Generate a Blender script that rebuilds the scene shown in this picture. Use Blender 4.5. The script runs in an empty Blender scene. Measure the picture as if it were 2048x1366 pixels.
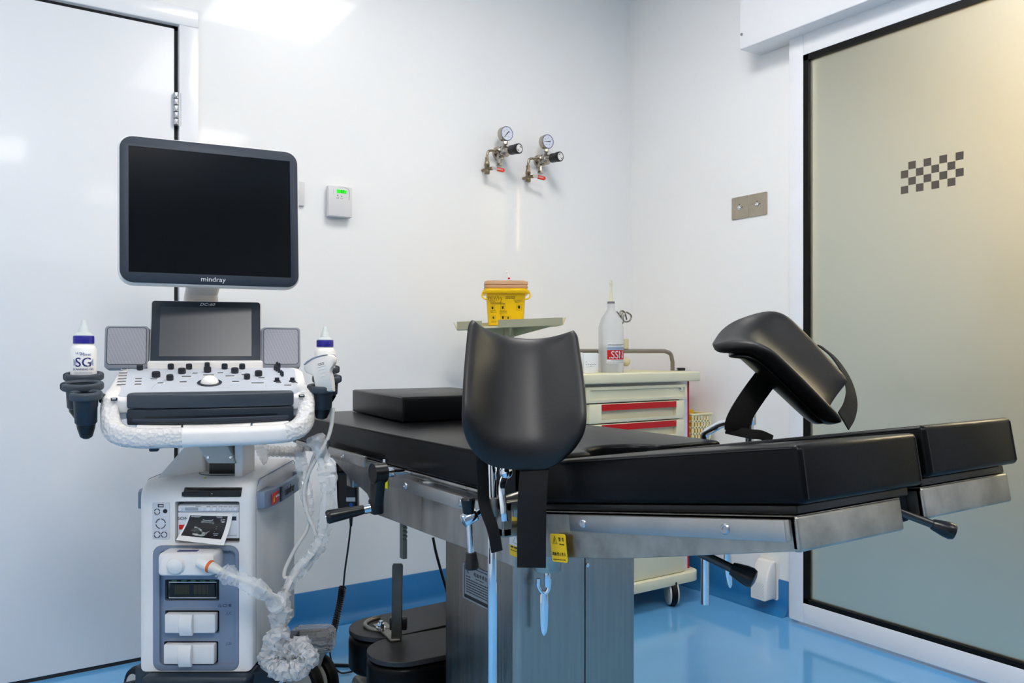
import bpy, bmesh, math, random
from mathutils import Vector, Matrix
random.seed(7)
scene = bpy.context.scene
COL = scene.collection
V = lambda *a: Vector(a)
PI = math.pi
# ---------------------------------------------------------------- the camera and its frame
F = 1641.0
TH = math.radians(33.8)
CAM = V(0, 0, 1.0)
RT = V(math.cos(TH), -math.sin(TH), 0)
FW = V(math.sin(TH), math.cos(TH), 0)
UP = V(0, 0, 1)
ROOM_X, ROOM_Y = 2.562, 2.845          # right wall and back wall

def ray(u, v): return RT*((u-1024)/F) + FW + UP*((697-v)/F)
def pz(u, v, z): return CAM + ray(u, v)*z
def pY(u, v, Y):
    d = ray(u, v); return CAM + d*(Y/d.y)
def pX(u, v, X):
    d = ray(u, v); return CAM + d*(X/d.x)
def pH(u, v, Z):
    d = ray(u, v); return CAM + d*((Z-1.0)/d.z)
def frame(o, a, b, c):
    m = Matrix.Identity(4)
    for i, k in enumerate((a, b, c)):
        k = k.normalized()
        for j in range(3): m[j][i] = k[j]
    for j in range(3): m[j][3] = o[j]
    return m
def rotz(d): return Matrix.Rotation(math.radians(d), 4, 'Z')
def T(*a): return Matrix.Translation(Vector(a))

# ---------------------------------------------------------------- materials
def lin(c):
    if isinstance(c, str):
        c = c.lstrip('#'); c = [int(c[i:i+2], 16)/255 for i in (0, 2, 4)]
    return tuple((x/12.92 if x <= .04045 else ((x+.055)/1.055)**2.4) for x in c) + (1,)
MATS = {}
def mat(name, col, rough=.5, metal=0, coat=0, trans=0, ior=1.45, var=.04, vscale=8, vstretch=(1,1,1),
        bump=0, bscale=60, bstretch=(1,1,1), emit=0, alpha=1, spec=.5, rvar=0, sheen=0, aniso=0, dirt=None):
    if name in MATS: return MATS[name]
    m = bpy.data.materials.new(name); m.use_nodes = True
    nt = m.node_tree; N = nt.nodes; L = nt.links
    b = N['Principled BSDF']
    c = lin(col)
    tc = N.new('ShaderNodeTexCoord')
    def noise(scale, stretch, detail=3):
        mp = N.new('ShaderNodeMapping'); mp.inputs['Scale'].default_value = stretch
        L.new(tc.outputs['Object'], mp.inputs['Vector'])
        n = N.new('ShaderNodeTexNoise'); n.inputs['Scale'].default_value = scale; n.inputs['Detail'].default_value = detail
        L.new(mp.outputs[0], n.inputs['Vector']); return n
    if var > 0:
        n = noise(vscale, vstretch)
        r = N.new('ShaderNodeValToRGB')
        d = dirt if dirt else tuple(max(0, x*(1-var*2)) for x in c[:3])
        r.color_ramp.elements[0].position = .3; r.color_ramp.elements[1].position = .7
        r.color_ramp.elements[0].color = (*(d[:3]), 1)
        r.color_ramp.elements[1].color = tuple(min(1, x*(1+var)) for x in c[:3]) + (1,)
        L.new(n.outputs['Fac'], r.inputs[0]); L.new(r.outputs[0], b.inputs['Base Color'])
        if rvar:
            mr = N.new('ShaderNodeMapRange'); mr.inputs[3].default_value = max(.02, rough-rvar); mr.inputs[4].default_value = rough+rvar
            L.new(n.outputs['Fac'], mr.inputs[0]); L.new(mr.outputs[0], b.inputs['Roughness'])
    else:
        b.inputs['Base Color'].default_value = c
    if not (var > 0 and rvar): b.inputs['Roughness'].default_value = rough
    b.inputs['Metallic'].default_value = metal
    b.inputs['IOR'].default_value = ior
    b.inputs['Coat Weight'].default_value = coat
    b.inputs['Coat Roughness'].default_value = .06
    b.inputs['Transmission Weight'].default_value = trans
    b.inputs['Specular IOR Level'].default_value = spec
    b.inputs['Alpha'].default_value = alpha
    b.inputs['Anisotropic'].default_value = aniso
    b.inputs['Sheen Weight'].default_value = sheen
    if emit:
        b.inputs['Emission Color'].default_value = c; b.inputs['Emission Strength'].default_value = emit
    if bump:
        n = noise(bscale, bstretch, 4)
        bp = N.new('ShaderNodeBump'); bp.inputs['Strength'].default_value = bump; bp.inputs['Distance'].default_value = .002
        L.new(n.outputs['Fac'], bp.inputs['Height']); L.new(bp.outputs[0], b.inputs['Normal'])
    MATS[name] = m; return m

def film_mat(name, col, tr, rough=.12, bump=.6, bscale=45):
    """thin wrinkled plastic film: partly see-through, with crisp glints"""
    m = bpy.data.materials.new(name); m.use_nodes = True
    nt = m.node_tree; N = nt.nodes; L = nt.links
    N.remove(N['Principled BSDF']); out = N['Material Output']
    t = N.new('ShaderNodeBsdfTransparent'); g = N.new('ShaderNodeBsdfPrincipled')
    g.inputs['Base Color'].default_value = lin(col); g.inputs['Roughness'].default_value = rough
    g.inputs['Specular IOR Level'].default_value = .8
    mx = N.new('ShaderNodeMixShader'); mx.inputs[0].default_value = 1-tr
    tc = N.new('ShaderNodeTexCoord'); n = N.new('ShaderNodeTexVoronoi'); n.inputs['Scale'].default_value = bscale
    n2 = N.new('ShaderNodeTexNoise'); n2.inputs['Scale'].default_value = bscale*.6; n2.inputs['Detail'].default_value = 4
    L.new(tc.outputs['Object'], n.inputs['Vector']); L.new(tc.outputs['Object'], n2.inputs['Vector'])
    ad = N.new('ShaderNodeMath'); L.new(n.outputs[0], ad.inputs[0]); L.new(n2.outputs['Fac'], ad.inputs[1])
    bp = N.new('ShaderNodeBump'); bp.inputs['Strength'].default_value = bump; bp.inputs['Distance'].default_value = .006
    L.new(ad.outputs[0], bp.inputs['Height']); L.new(bp.outputs[0], g.inputs['Normal'])
    L.new(t.outputs[0], mx.inputs[1]); L.new(g.outputs[0], mx.inputs[2]); L.new(mx.outputs[0], out.inputs[0])
    MATS[name] = m; return m

# ---------------------------------------------------------------- mesh building
def spline(pts, n=8, closed=False):
    P = [Vector(p) for p in pts]; out = []
    k = len(P); rng = range(k if closed else k-1)
    for i in rng:
        p0 = P[(i-1) % k] if closed or i > 0 else P[0]*2-P[1]
        p1 = P[i]; p2 = P[(i+1) % k]
        p3 = P[(i+2) % k] if closed or i+2 < k else p2*2-p1
        for j in range(n):
            t = j/n
            out.append(.5*((2*p1)+(p2-p0)*t+(2*p0-5*p1+4*p2-p3)*t*t+(3*p1-p0-3*p2+p3)*t**3))
    if not closed: out.append(P[-1])
    return out

def rrect(w, h, r, seg=5):
    """outline of a rounded rectangle centred on the origin"""
    o = []
    r = min(r, w/2-1e-5, h/2-1e-5)
    for cx, cy, a in ((w/2-r, h/2-r, 0), (-w/2+r, h/2-r, 90), (-w/2+r, -h/2+r, 180), (w/2-r, -h/2+r, 270)):
        for i in range(seg+1):
            q = math.radians(a+90*i/seg); o.append((cx+r*math.cos(q), cy+r*math.sin(q)))
    return o

class MB:
    def __init__(self, M=None):
        self.bm = bmesh.new(); self.M = M or Matrix.Identity(4)
    def _add(self, t, m=None):
        bmesh.ops.recalc_face_normals(t, faces=t.faces)
        t.transform(self.M @ (m or Matrix.Identity(4)))
        me = bpy.data.meshes.new('t'); t.to_mesh(me); t.free(); self.bm.from_mesh(me); bpy.data.meshes.remove(me)
        return self
    def box(self, c, s, bev=0, seg=3, m=None):
        t = bmesh.new(); bmesh.ops.create_cube(t, size=1)
        bmesh.ops.scale(t, vec=Vector(s), verts=t.verts)
        if bev: bmesh.ops.bevel(t, geom=t.edges[:], offset=min(bev, min(s)*.49), segments=seg, profile=.5, affect='EDGES')
        bmesh.ops.translate(t, vec=Vector(c), verts=t.verts)
        return self._add(t, m)
    def bb(self, lo, hi, bev=0, seg=3, m=None):
        lo, hi = Vector(lo), Vector(hi)
        return self.box((lo+hi)/2, tuple(abs(x) for x in (hi-lo)), bev, seg, m)
    def prism(self, pts, d, bev=0, seg=2, m=None):
        t = bmesh.new()
        vs = [t.verts.new(Vector(p)) for p in pts]; f = t.faces.new(vs)
        e = bmesh.ops.extrude_face_region(t, geom=[f])
        bmesh.ops.translate(t, vec=Vector(d), verts=[x for x in e['geom'] if isinstance(x, bmesh.types.BMVert)])
        bmesh.ops.recalc_face_normals(t, faces=t.faces)
        if bev:
            n = Vector(d).normalized()
            ed = [x for x in t.edges if abs((x.verts[0].co-x.verts[1].co).normalized().dot(n)) < .5]
            bmesh.ops.bevel(t, geom=ed, offset=bev, segments=seg, profile=.5, affect='EDGES')
        return self._add(t, m)
    def cyl(self, p0, p1, r0, r1=None, seg=24, bev=0, m=None):
        p0, p1 = Vector(p0), Vector(p1); r1 = r0 if r1 is None else r1
        h = (p1-p0).length
        if bev:
            pr = [(0, 0), (r0-bev, 0), (r0-bev*.3, bev*.3), (r0, bev), (r1, h-bev), (r1-bev*.3, h-bev*.3), (r1-bev, h), (0, h)]
        else: pr = [(0, 0), (r0, 0), (r1, h), (0, h)]
        return self.lathe(pr, p0, p1-p0, seg, m)
    def lathe(self, prof, o=(0, 0, 0), axis=(0, 0, 1), seg=28, m=None):
        t = bmesh.new(); q = Vector(axis).normalized().to_track_quat('Z', 'Y').to_matrix().to_4x4()
        rings = []
        for r, z in prof:
            if r < 1e-6: rings.append([t.verts.new((0, 0, z))])
            else: rings.append([t.verts.new((r*math.cos(2*PI*i/seg), r*math.sin(2*PI*i/seg), z)) for i in range(seg)])
        for a, b in zip(rings, rings[1:]):
            if len(a) == 1 and len(b) == 1: continue
            for i in range(seg):
                j = (i+1) % seg
                if len(a) == 1: t.faces.new((a[0], b[i], b[j]))
                elif len(b) == 1: t.faces.new((a[i], a[j], b[0]))
                else: t.faces.new((a[i], a[j], b[j], b[i]))
        return self._add(t, (m or Matrix.Identity(4)) @ Matrix.Translation(Vector(o)) @ q)
    def tube(self, pts, r, seg=12, closed=False, flat=None, m=None, side=None):
        """round tube (or, with flat=(w,h), a band) swept along pts"""
        P = [Vector(p) for p in pts]; k = len(P); t = bmesh.new()
        rs = r if isinstance(r, (list, tuple)) else [r]*k
        rings = []; up = None
        for i in range(k):
            a = P[(i-1) % k] if closed or i else P[i]; b = P[(i+1) % k] if closed or i < k-1 else P[i]
            d = (b-a).normalized()
            if up is None:
                up = Vector(side) if side else (Vector((0, 0, 1)) if abs(d.z) < .9 else Vector((1, 0, 0)))
            up = (up-d*up.dot(d)).normalized(); s = d.cross(up)
            ring = []
            for j in range(seg):
                q = 2*PI*j/seg
                if flat:
                    sq = rrect(flat[0], flat[1], min(flat)*.45, 2); x, y = sq[j]
                    ring.append(t.verts.new(P[i]+up*x+s*y))
                else: ring.append(t.verts.new(P[i]+(up*math.cos(q)+s*math.sin(q))*rs[i]))
            rings.append(ring)
        for i in range(k if closed else k-1):
            a, b = rings[i], rings[(i+1) % k]
            for j in range(seg): t.faces.new((a[j], a[(j+1) % seg], b[(j+1) % seg], b[j]))
        if not closed: t.faces.new(rings[0]); t.faces.new(rings[-1][::-1])
        return self._add(t, m)
    def band(self, pts, w, h, side, m=None): return self.tube(pts, 1, seg=12, flat=(w, h), side=side, m=m)
    def loft(self, rings, caps=True, m=None):
        t = bmesh.new(); R = [[t.verts.new(Vector(p)) for p in r] for r in rings]; n = len(R[0])
        for a, b in zip(R, R[1:]):
            for j in range(n): t.faces.new((a[j], a[(j+1) % n], b[(j+1) % n], b[j]))
        if caps: t.faces.new(R[0]); t.faces.new(R[-1][::-1])
        return self._add(t, m)
    def sphere(self, c, r, sc=(1, 1, 1), seg=24, m=None):
        t = bmesh.new(); bmesh.ops.create_uvsphere(t, u_segments=seg, v_segments=seg//2, radius=r)
        bmesh.ops.scale(t, vec=Vector(sc), verts=t.verts); bmesh.ops.translate(t, vec=Vector(c), verts=t.verts)
        return self._add(t, m)
    def pillow(self, fn, th, n=28, e=8, m=None):
        """closed padded sheet: fn(s,t) -> (point, normal), edges rounded"""
        t = bmesh.new(); A = {}; B = {}
        for i in range(n+1):
            for j in range(n+1):
                s = math.sin(PI/2*(2*i/n-1)); q = math.sin(PI/2*(2*j/n-1))
                p, nn = fn(s, q)
                f = th/2*max(0, 1-max(abs(s), abs(q))**e)**.5
                A[i, j] = t.verts.new(p+nn*f); B[i, j] = t.verts.new(p-nn*f)
        for i in range(n):
            for j in range(n):
                t.faces.new((A[i, j], A[i+1, j], A[i+1, j+1], A[i, j+1]))
                t.faces.new((B[i, j], B[i, j+1], B[i+1, j+1], B[i+1, j]))
        bmesh.ops.remove_doubles(t, verts=t.verts, dist=1e-5)
        bmesh.ops.dissolve_degenerate(t, edges=t.edges, dist=1e-6)
        return self._add(t, m)
    def build(self, name, m, parent=None, local=False, ang=38, label=None, sub=0):
        if parent is not None and not local: self.bm.transform(WM[parent.name].inverted())
        me = bpy.data.meshes.new(name); self.bm.to_mesh(me); self.bm.free()
        for p in me.polygons: p.use_smooth = True
        me.set_sharp_from_angle(angle=math.radians(ang))
        me.materials.append(m)
        o = bpy.data.objects.new(name, me); COL.objects.link(o)
        if parent is not None: o.parent = parent; WM[o.name] = WM[parent.name].copy()
        else: WM[o.name] = Matrix.Identity(4)
        if label: o['label'] = label
        if sub:
            md = o.modifiers.new('s', 'SUBSURF'); md.levels = sub; md.render_levels = sub
        return o
WM = {}
def thing(name, label, cat, M=None, group=None):
    o = bpy.data.objects.new(name, None); COL.objects.link(o); o.empty_display_size = .05
    M = M or Matrix.Identity(4); o.matrix_world = M; WM[o.name] = M.copy()
    return tag(o, label, cat, group)
def tag(o, label, cat, group=None):
    o['label'] = label; o['category'] = cat
    if group: o['group'] = group
    return o
def struct(o, label=None, cat=None):
    o['kind'] = 'structure'
    if label: o['label'] = label
    if cat: o['category'] = cat
    return o
def recenter(o):
    """move a single-mesh thing's origin to the foot of its own mesh"""
    me = o.data; xs = [v.co for v in me.vertices]
    c = Vector(((min(v.x for v in xs)+max(v.x for v in xs))/2, (min(v.y for v in xs)+max(v.y for v in xs))/2, min(v.z for v in xs)))
    me.transform(Matrix.Translation(-c)); o.location = c; WM[o.name] = Matrix.Translation(c); return o
def text(s, M, size, name, m, parent, ext=.0004, shear=0, sx=1, align='CENTER', space=1.0, off=0):
    """lettering standing in the XY plane of frame M, as a mesh part of parent (s: string or list of (string, x, y, size))"""
    items = [(s, 0, 0, size)] if isinstance(s, str) else s
    big = bmesh.new()
    for q, x, y, z in items:
        cu = bpy.data.curves.new('f', 'FONT'); cu.body = q; cu.size = z; cu.align_x = align; cu.align_y = 'CENTER'
        cu.extrude = ext; cu.shear = shear; cu.space_character = space; cu.offset = off; cu.resolution_u = 3
        o = bpy.data.objects.new('f', cu); COL.objects.link(o)
        bpy.context.view_layer.update()
        me = bpy.data.meshes.new_from_object(o)
        me.transform(Matrix.Translation((x, y, 0)) @ Matrix.Diagonal((sx, 1, 1, 1)))
        big.from_mesh(me); bpy.data.meshes.remove(me)
        bpy.data.objects.remove(o); bpy.data.curves.remove(cu)
    big.transform(M)
    b = MB(); b.bm.free(); b.bm = big
    return b.build(name, m, parent, ang=30)
def lines(b, M, rows, t=.0003, seed=1):
    """rows of tiny print too small to read: rows = (x0, x1, y, height)"""
    rnd = random.Random(seed); M = b.M.inverted() @ M
    for x0, x1, y, h in rows:
        x = x0
        while x < x1:
            w = min(rnd.uniform(1.2, 4)*h, x1-x)
            b.box((x+w/2, y, 0), (w, h, t), m=M); x += w+h*.7
# ================================================================= materials shared
M_WALL = mat('wall_paint', '#f4f4f3', .34, coat=.25, var=.008, vscale=1.5, bump=.03, bscale=25)
M_WALLG = mat('grey_wall', '#7d8286', .5, var=.02)
M_CEIL = mat('ceiling_paint', '#f4f4f4', .7, var=.01)
M_FLOOR = mat('epoxy_floor', '#6bb0e6', .11, coat=.5, var=.035, vscale=2.2, bump=.012, bscale=7)
M_BASE = mat('blue_skirting', '#2b7ab5', .3, coat=.2, var=.05, vscale=5)
M_DOOR = mat('door_white', '#eceef1', .38, coat=.1, var=.01, vscale=2, bump=.02, bscale=40)
M_FRAMEW = mat('frame_white', '#f0f1f4', .32, coat=.2, var=.01)
M_DARKGAP = mat('dark_gap', '#2a2c2e', .7)
M_RUBBER = mat('black_rubber', '#050505', .5, var=.05, spec=.25)
M_ALU = mat('brushed_aluminium', '#b9bcc0', .3, metal=1, var=.05, vscale=20)
M_STEEL = mat('brushed_steel', '#b3b1ad', .3, metal=1, var=.16, vscale=7, vstretch=(3, 3, .5), bump=.12, bscale=120, bstretch=(1, 1, .06), rvar=.08)
M_STEELD = mat('worn_steel', '#aeaaa1', .42, metal=1, var=.12, vscale=30, bump=.08, bscale=30, rvar=.1)
M_STEELC = mat('column_steel', '#9b958d', .24, metal=1, var=.05, vscale=28, vstretch=(3, 3, .12), bump=.15, bscale=140, bstretch=(1, 1, .03), rvar=.07, aniso=.5)
M_CHROME = mat('chrome', '#dfe4ea', .07, metal=1, var=.02)
M_LEATH = mat('black_leatherette', '#060709', .32, var=.08, vscale=14, bump=.08, bscale=260, spec=.16)
M_PADM = mat('matte_black_vinyl', '#121214', .45, var=.1, vscale=10, bump=.08, bscale=200)
M_BLACKP = mat('black_plastic', '#0b0c0e', .3, var=.08, vscale=20)
M_STRAP = mat('black_webbing', '#050506', .85, var=.2, vscale=40, bump=.5, bscale=420)
M_YEL = mat('yellow_sticker', '#efc40e', .4, var=.02)
M_INK = mat('black_ink', '#15161a', .5, var=.02)
M_WHITE = mat('white_plastic', '#eceae6', .38, var=.012, vscale=10)

# ================================================================= shell of the room
X0, Y0, H = -1.35, -2.3, 2.72
EX = 6.0
struct(MB().bb((X0, Y0, -.06), (EX, ROOM_Y+.1, 0)).build('floor', M_FLOOR), 'glossy sky blue epoxy floor', 'floor')
struct(MB().bb((X0, Y0, H), (EX, ROOM_Y+.1, H+.06)).build('ceiling', M_CEIL))
# back wall, with the doorway cut for the white door at its left
DX1 = pY(348, 300, ROOM_Y).x                   # hinge side of the door leaf
DX0 = DX1-.92
DH = 2.045
struct(MB().bb((X0, ROOM_Y, 0), (DX0-.05, ROOM_Y+.1, H)).bb((DX1+.05, ROOM_Y, 0), (EX, ROOM_Y+.1, H)).bb((DX0-.05, ROOM_Y, DH+.05), (DX1+.05, ROOM_Y+.1, H)).build('wall_back', M_WALL), 'smooth glossy white back wall', 'wall')
struct(MB().bb((X0-.1, Y0, 0), (X0, ROOM_Y+.1, H)).build('wall_left', M_WALL))
struct(MB().bb((X0-.1, Y0-.1, 0), (EX, Y0, H)).build('wall_front', M_WALLG))
# right wall with the opening behind the sliding door
OY1, OY0 = 1.93, -.2
struct(MB().bb((ROOM_X, OY1, 0), (ROOM_X+.1, ROOM_Y, H)).bb((ROOM_X, Y0, 0), (ROOM_X+.1, OY0, H)).bb((ROOM_X, OY0, 2.1), (ROOM_X+.1, OY1, H)).build('wall_right', M_WALL), 'white right wall', 'wall')
M_CORR = mat('corridor_paint', '#dcc5a2', .6, var=.02)
struct(MB().bb((EX, Y0, 0), (EX+.1, ROOM_Y+.1, H)).build('wall_corridor', M_CORR))

# door leaf + frame on the back wall
d = struct(MB().bb((DX0, ROOM_Y-.004, .012), (DX1, ROOM_Y+.04, DH), .002).build('door_1', M_DOOR), 'plain white hinged door at the left of the back wall', 'door')
fr = MB()
fr.bb((DX1+.014, ROOM_Y-.012, 0), (DX1+.075, ROOM_Y+.08, DH+.0138), .002)
fr.bb((DX0-.075, ROOM_Y-.012, 0), (DX0-.014, ROOM_Y+.08, DH+.0138), .002)
fr.bb((DX0-.075, ROOM_Y-.012, DH+.014), (DX1+.075, ROOM_Y+.08, DH+.075), .003)
fr.build('door_frame', M_FRAMEW, d)
g = MB()
g.bb((DX1, ROOM_Y+.012, 0), (DX1+.016, ROOM_Y+.03, DH+.016)); g.bb((DX0, ROOM_Y+.012, DH), (DX1+.016, ROOM_Y+.03, DH+.016))
g.build('door_gap', M_DARKGAP, d)
hz = [pY(347, v, ROOM_Y).z for v in (186, 252)]
h = MB(); hx = DX1+.004
for i in range(5):
    a = hz[0]+(hz[1]-hz[0])*i/5; b_ = hz[0]+(hz[1]-hz[0])*(i+1)/5
    h.cyl((hx, ROOM_Y-.012, a-.0015), (hx, ROOM_Y-.012, b_+.0015), .0085, seg=16, bev=.001)
h.bb((hx-.004, ROOM_Y-.012, hz[1]), (hx+.016, ROOM_Y-.002, hz[0]))
h.build('hinge', M_ALU, d)
MB().bb((DX0, ROOM_Y+.0, .0), (DX1, ROOM_Y+.035, .014)).build('door_seal', M_DARKGAP, d)

# coved blue skirting
def cove(name, a, b, n):
    a, b, n = Vector(a), Vector(b), Vector(n)
    prof = [(0, .13), (.004, .13), (.006, .126), (.006, .04)]+[(.006+.034*(1-math.cos(q)), .04*(1-math.sin(q))) for q in [i*PI/2/6 for i in range(1, 6)]]+[(.04, .0012), (.04, 0), (0, 0)]
    pts = [a+n*x+UP*z for x, z in prof]
    return struct(MB().prism(pts, b-a).build(name, M_BASE))
cove('baseboard_back', (DX1+.075, ROOM_Y, 0), (ROOM_X, ROOM_Y, 0), (0, -1, 0))
cove('baseboard_right', (ROOM_X, ROOM_Y, 0), (ROOM_X, 1.97, 0), (-1, 0, 0))

# sliding glass door: frame profile, seal, frosted pane with clear squares, rail cover above
SX = ROOM_X-.045                                # room-side face of the leaf
e = [pX(1578, 1241, SX), pX(1606, 1206, SX), pX(1605, 111, SX)]
yl, ys = e[0].y, e[1].y; zb, zsb, zst = .012, e[1].z, e[2].z
yr = -.35
dm = MB()
dm.bb((SX, ys, zb), (SX+.036, yl, zst+.12), .002)
dm.bb((SX, yr+.09, zb), (SX+.036, ys-.0006, zsb), .002)
dm.bb((SX, yr+.09, zst), (SX+.036, ys-.0006, zst+.12), .002)
dm.bb((SX, yr, zb), (SX+.036, yr+.0894, zst+.12), .002)
d2 = struct(dm.build('door_2', M_FRAMEW), 'white framed sliding door with a large frosted glass pane', 'door')
sl = MB(); w = .021
sl.bb((SX+.001, ys-w, zsb), (SX+.03, ys, zst)); sl.bb((SX+.001, yr+.09, zsb), (SX+.03, ys, zsb+w*.8)); sl.bb((SX+.001, yr+.09, zst-w), (SX+.03, ys, zst))
sl.build('glazing_seal', M_RUBBER, d2)
# pane: frosted sheet with a checker of clear squares let into the frosting
m = bpy.data.materials.new('frosted_glass'); m.use_nodes = True
N = m.node_tree.nodes; L = m.node_tree.links; b = N['Principled BSDF']
b.inputs['Base Color'].default_value = lin('#c6d6d4'); b.inputs['Roughness'].default_value = .32
b.inputs['Transmission Weight'].default_value = 1; b.inputs['IOR'].default_value = 1.3
tl = N.new('ShaderNodeBsdfTranslucent'); tl.inputs['Color'].default_value = lin('#e4e6df')
gl = N.new('ShaderNodeBsdfGlossy'); gl.inputs['Roughness'].default_value = .09
lw = N.new('ShaderNodeFresnel'); lw.inputs['IOR'].default_value = 1.45
m1 = N.new('ShaderNodeMixShader'); m1.inputs[0].default_value = .24
m2 = N.new('ShaderNodeMixShader')
L.new(b.outputs[0], m1.inputs[1]); L.new(tl.outputs[0], m1.inputs[2]); L.new(lw.outputs[0], m2.inputs[0])
L.new(m1.outputs[0], m2.inputs[1]); L.new(gl.outputs[0], m2.inputs[2]); L.new(m2.outputs[0], N['Material Output'].inputs[0])
M_FROST = m
PX = SX+.014
pane = MB().bb((PX, yr+.08, zsb-.005), (PX+.008, ys-.004, zst+.005)).build('glass_pane', M_FROST, d2, label='frosted grey glass pane')
ck0, ck1 = pX(1802, 387, PX), pX(1928, 302, PX)
cb = pX(1802, 387, PX).z; ct = pX(1802, 387-83, PX).z
sq = (ck0.y-ck1.y)/8; ztop = pX(1928, 302, PX).z; zbot = pX(1928, 353, PX).z-sq
M_CLEAR = mat('clear_square', '#5d554d', .12, var=.03, spec=.4)
c = MB()
rows = {0: (1, 3, 5, 7), 1: (0, 2, 4, 6), 2: (1, 3, 5, 7), 3: (0, 2, 4, 6)}
cz0 = pX(1928, 302, PX).z
for r_, cs in rows.items():
    for k in cs:
        y = ck0.y-sq*k; z = cz0-sq*r_
        c.bb((PX-.0012, y-sq+.0004, z-sq+.0004), (PX-.0001, y-.0004, z-.0004))
c.build('checker_squares', M_CLEAR, pane, label='dark checker of small squares on the glass')
# rail cover
hp = pX(1479, 100, ROOM_X-.115)
t1 = struct(MB().bb((ROOM_X-.115, yr-1, hp.z), (ROOM_X, hp.y, hp.z+.185), .004).build('trim_1', M_FRAMEW), 'white rail cover box above the sliding door', 'rail cover')
MB().cyl((ROOM_X-.119, hp.y-.012, hp.z+.055), (ROOM_X-.114, hp.y-.012, hp.z+.055), .005, seg=12).build('screw', M_ALU, t1)

# ================================================================= lamp over the table and added fill panels
M_LED = mat('led_diffuser', '#ffffff', .5, var=0, emit=9)
def panel(x, y, w, l, label, s=1.0, k=9):
    t = thing('ceiling_light', label, 'ceiling light', T(x, y, H), 'flush square ceiling panels')
    m_ = mat('led_diffuser_%d' % k, '#fffaf6', .5, var=0, emit=k)
    MB(T(x, y, H)).box((0, 0, -.012), (w+.03, l+.03, .022), .004).build('frame', M_FRAMEW, t)
    MB(T(x, y, H)).box((0, 0, -.0245), (w, l, .003)).build('diffuser', m_, t)
panel(1.32, 1.6, .6, .6, 'square ceiling panel above the operating table', k=11.5)
panel(.1, -.2, .6, .6, 'added square fill light panel towards the front of the room', k=21)  # added fill light, brightens surfaces facing the camera
panel(-.5, 1.6, .6, .6, 'added square fill light panel near the hinged door', k=5.5)  # unseen fill panel added to light the door side
panel(1.6, -1.2, .6, .6, 'added square fill light panel near the sliding door', k=12)  # another added fill, out of view behind the camera
# corridor lamps
lp = bpy.data.lights.new('corridor_lamp', 'AREA'); lp.energy = 27; lp.size = .5; lp.color = (1, .68, .40)
o = bpy.data.objects.new('corridor_lamp', lp); COL.objects.link(o); o.location = (ROOM_X+.75, .70, 1.95)
o.rotation_euler = (Vector((ROOM_X, .66, 1.70))-o.location).to_track_quat('-Z', 'Y').to_euler()
lp2 = bpy.data.lights.new('corridor_ceiling_lamp', 'AREA'); lp2.energy = 23; lp2.size = 1.2; lp2.color = (1, .96, .9)
o = bpy.data.objects.new('corridor_ceiling_lamp', lp2); COL.objects.link(o); o.location = (4.2, 1.0, H-.05)

# ================================================================= camera
cam = bpy.data.cameras.new('camera'); cam.sensor_width = 36; cam.lens = F/2048*36; cam.shift_y = 14/2048
cam.clip_start = .05
co = bpy.data.objects.new('camera', cam); COL.objects.link(co); co.location = CAM
co.rotation_euler = (PI/2, 0, -TH); scene.camera = co
w = bpy.data.worlds.new('world'); scene.world = w; w.use_nodes = True
w.node_tree.nodes['Background'].inputs[0].default_value = (1, .97, .93, 1); w.node_tree.nodes['Background'].inputs[1].default_value = .1
scene.view_settings.view_transform = 'Standard'; scene.view_settings.look = 'None'
scene.view_settings.exposure = .70; scene.view_settings.gamma = 1; scene.view_settings.use_curve_mapping = False
# ================================================================= operating table
TX0, TX1 = .804, 1.323
TXC = (TX0+TX1)/2
ZT = .807                                        # top of the flat mattress
tb = thing('operating_table', 'stainless steel operating table with black mattress, raised split leg plates and boxy column', 'operating table', T(TXC, 1.43, 0))
# flat back and seat mattress with the shallow bay cut in its foot edge
ye, yh = 1.19, 2.40
out = [(TX0, yh), (TX0, ye), (TXC-.105, ye)]
out += [(TXC+.085*math.cos(q)*1.0, ye+.006+.062*math.sin(q)) for q in [PI-PI*i/14 for i in range(15)]]
out += [(TXC+.105, ye), (TX1, ye), (TX1, yh)]
MB().prism([(x, y, ZT-.072) for x, y in out], (0, 0, .072), .009, 3).build('mattress', M_LEATH, tb, label='flat black back and seat mattress')
# padded boards under it
MB().bb((TX0+.012, ye+.03, ZT-.086), (TX1-.012, yh-.01, ZT-.0715), .002).build('mattress_board', M_BLACKP, tb)
# steel side cheeks: outlines as they hang under the mattress
SK = TX0+.012
def pk(u, v): return pX(u, v, SK)
ck = [pk(650, 872), pk(1012, 994), pk(1000, 1123), pk(977, 1115), pk(800, 1047), pk(757, 1031), pk(745, 1014), pk(734, 988), pk(691, 948), pk(655, 905)]
yy0 = 2.36; zt = ZT-.074
prof = [(yy0, zt), (1.215, zt), (1.215, pk(1000, 1123).z)] + [(p.y, p.z) for p in ck[3:]]+[(yy0, .70)]
for nm, x, w in (('side_cheek', SK, .004), ('side_cheek', TX1-.016, .004)):
    MB().prism([(x, y, z) for y, z in prof], (w, 0, 0), .0012, 1).build(nm, M_STEEL, tb)
# folded lip along the top of the cheek, cross members
for xa, xb in ((SK-.006, SK+.02), (TX1-.026, TX1-.006)): MB().bb((xa, 1.22, ZT-.086), (xb, 2.35, ZT-.073), .004).build('frame_lip', M_STEEL, tb)
for y0_, y1_, z_ in ((1.95, 1.99, ZT-.16), (1.26, 1.30, .665), (1.55, 1.66, .66)): MB().bb((SK+.004, y0_, z_), (TX1-.016, y1_, ZT-.086), .003).build('cross_member', M_STEEL, tb)
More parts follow.
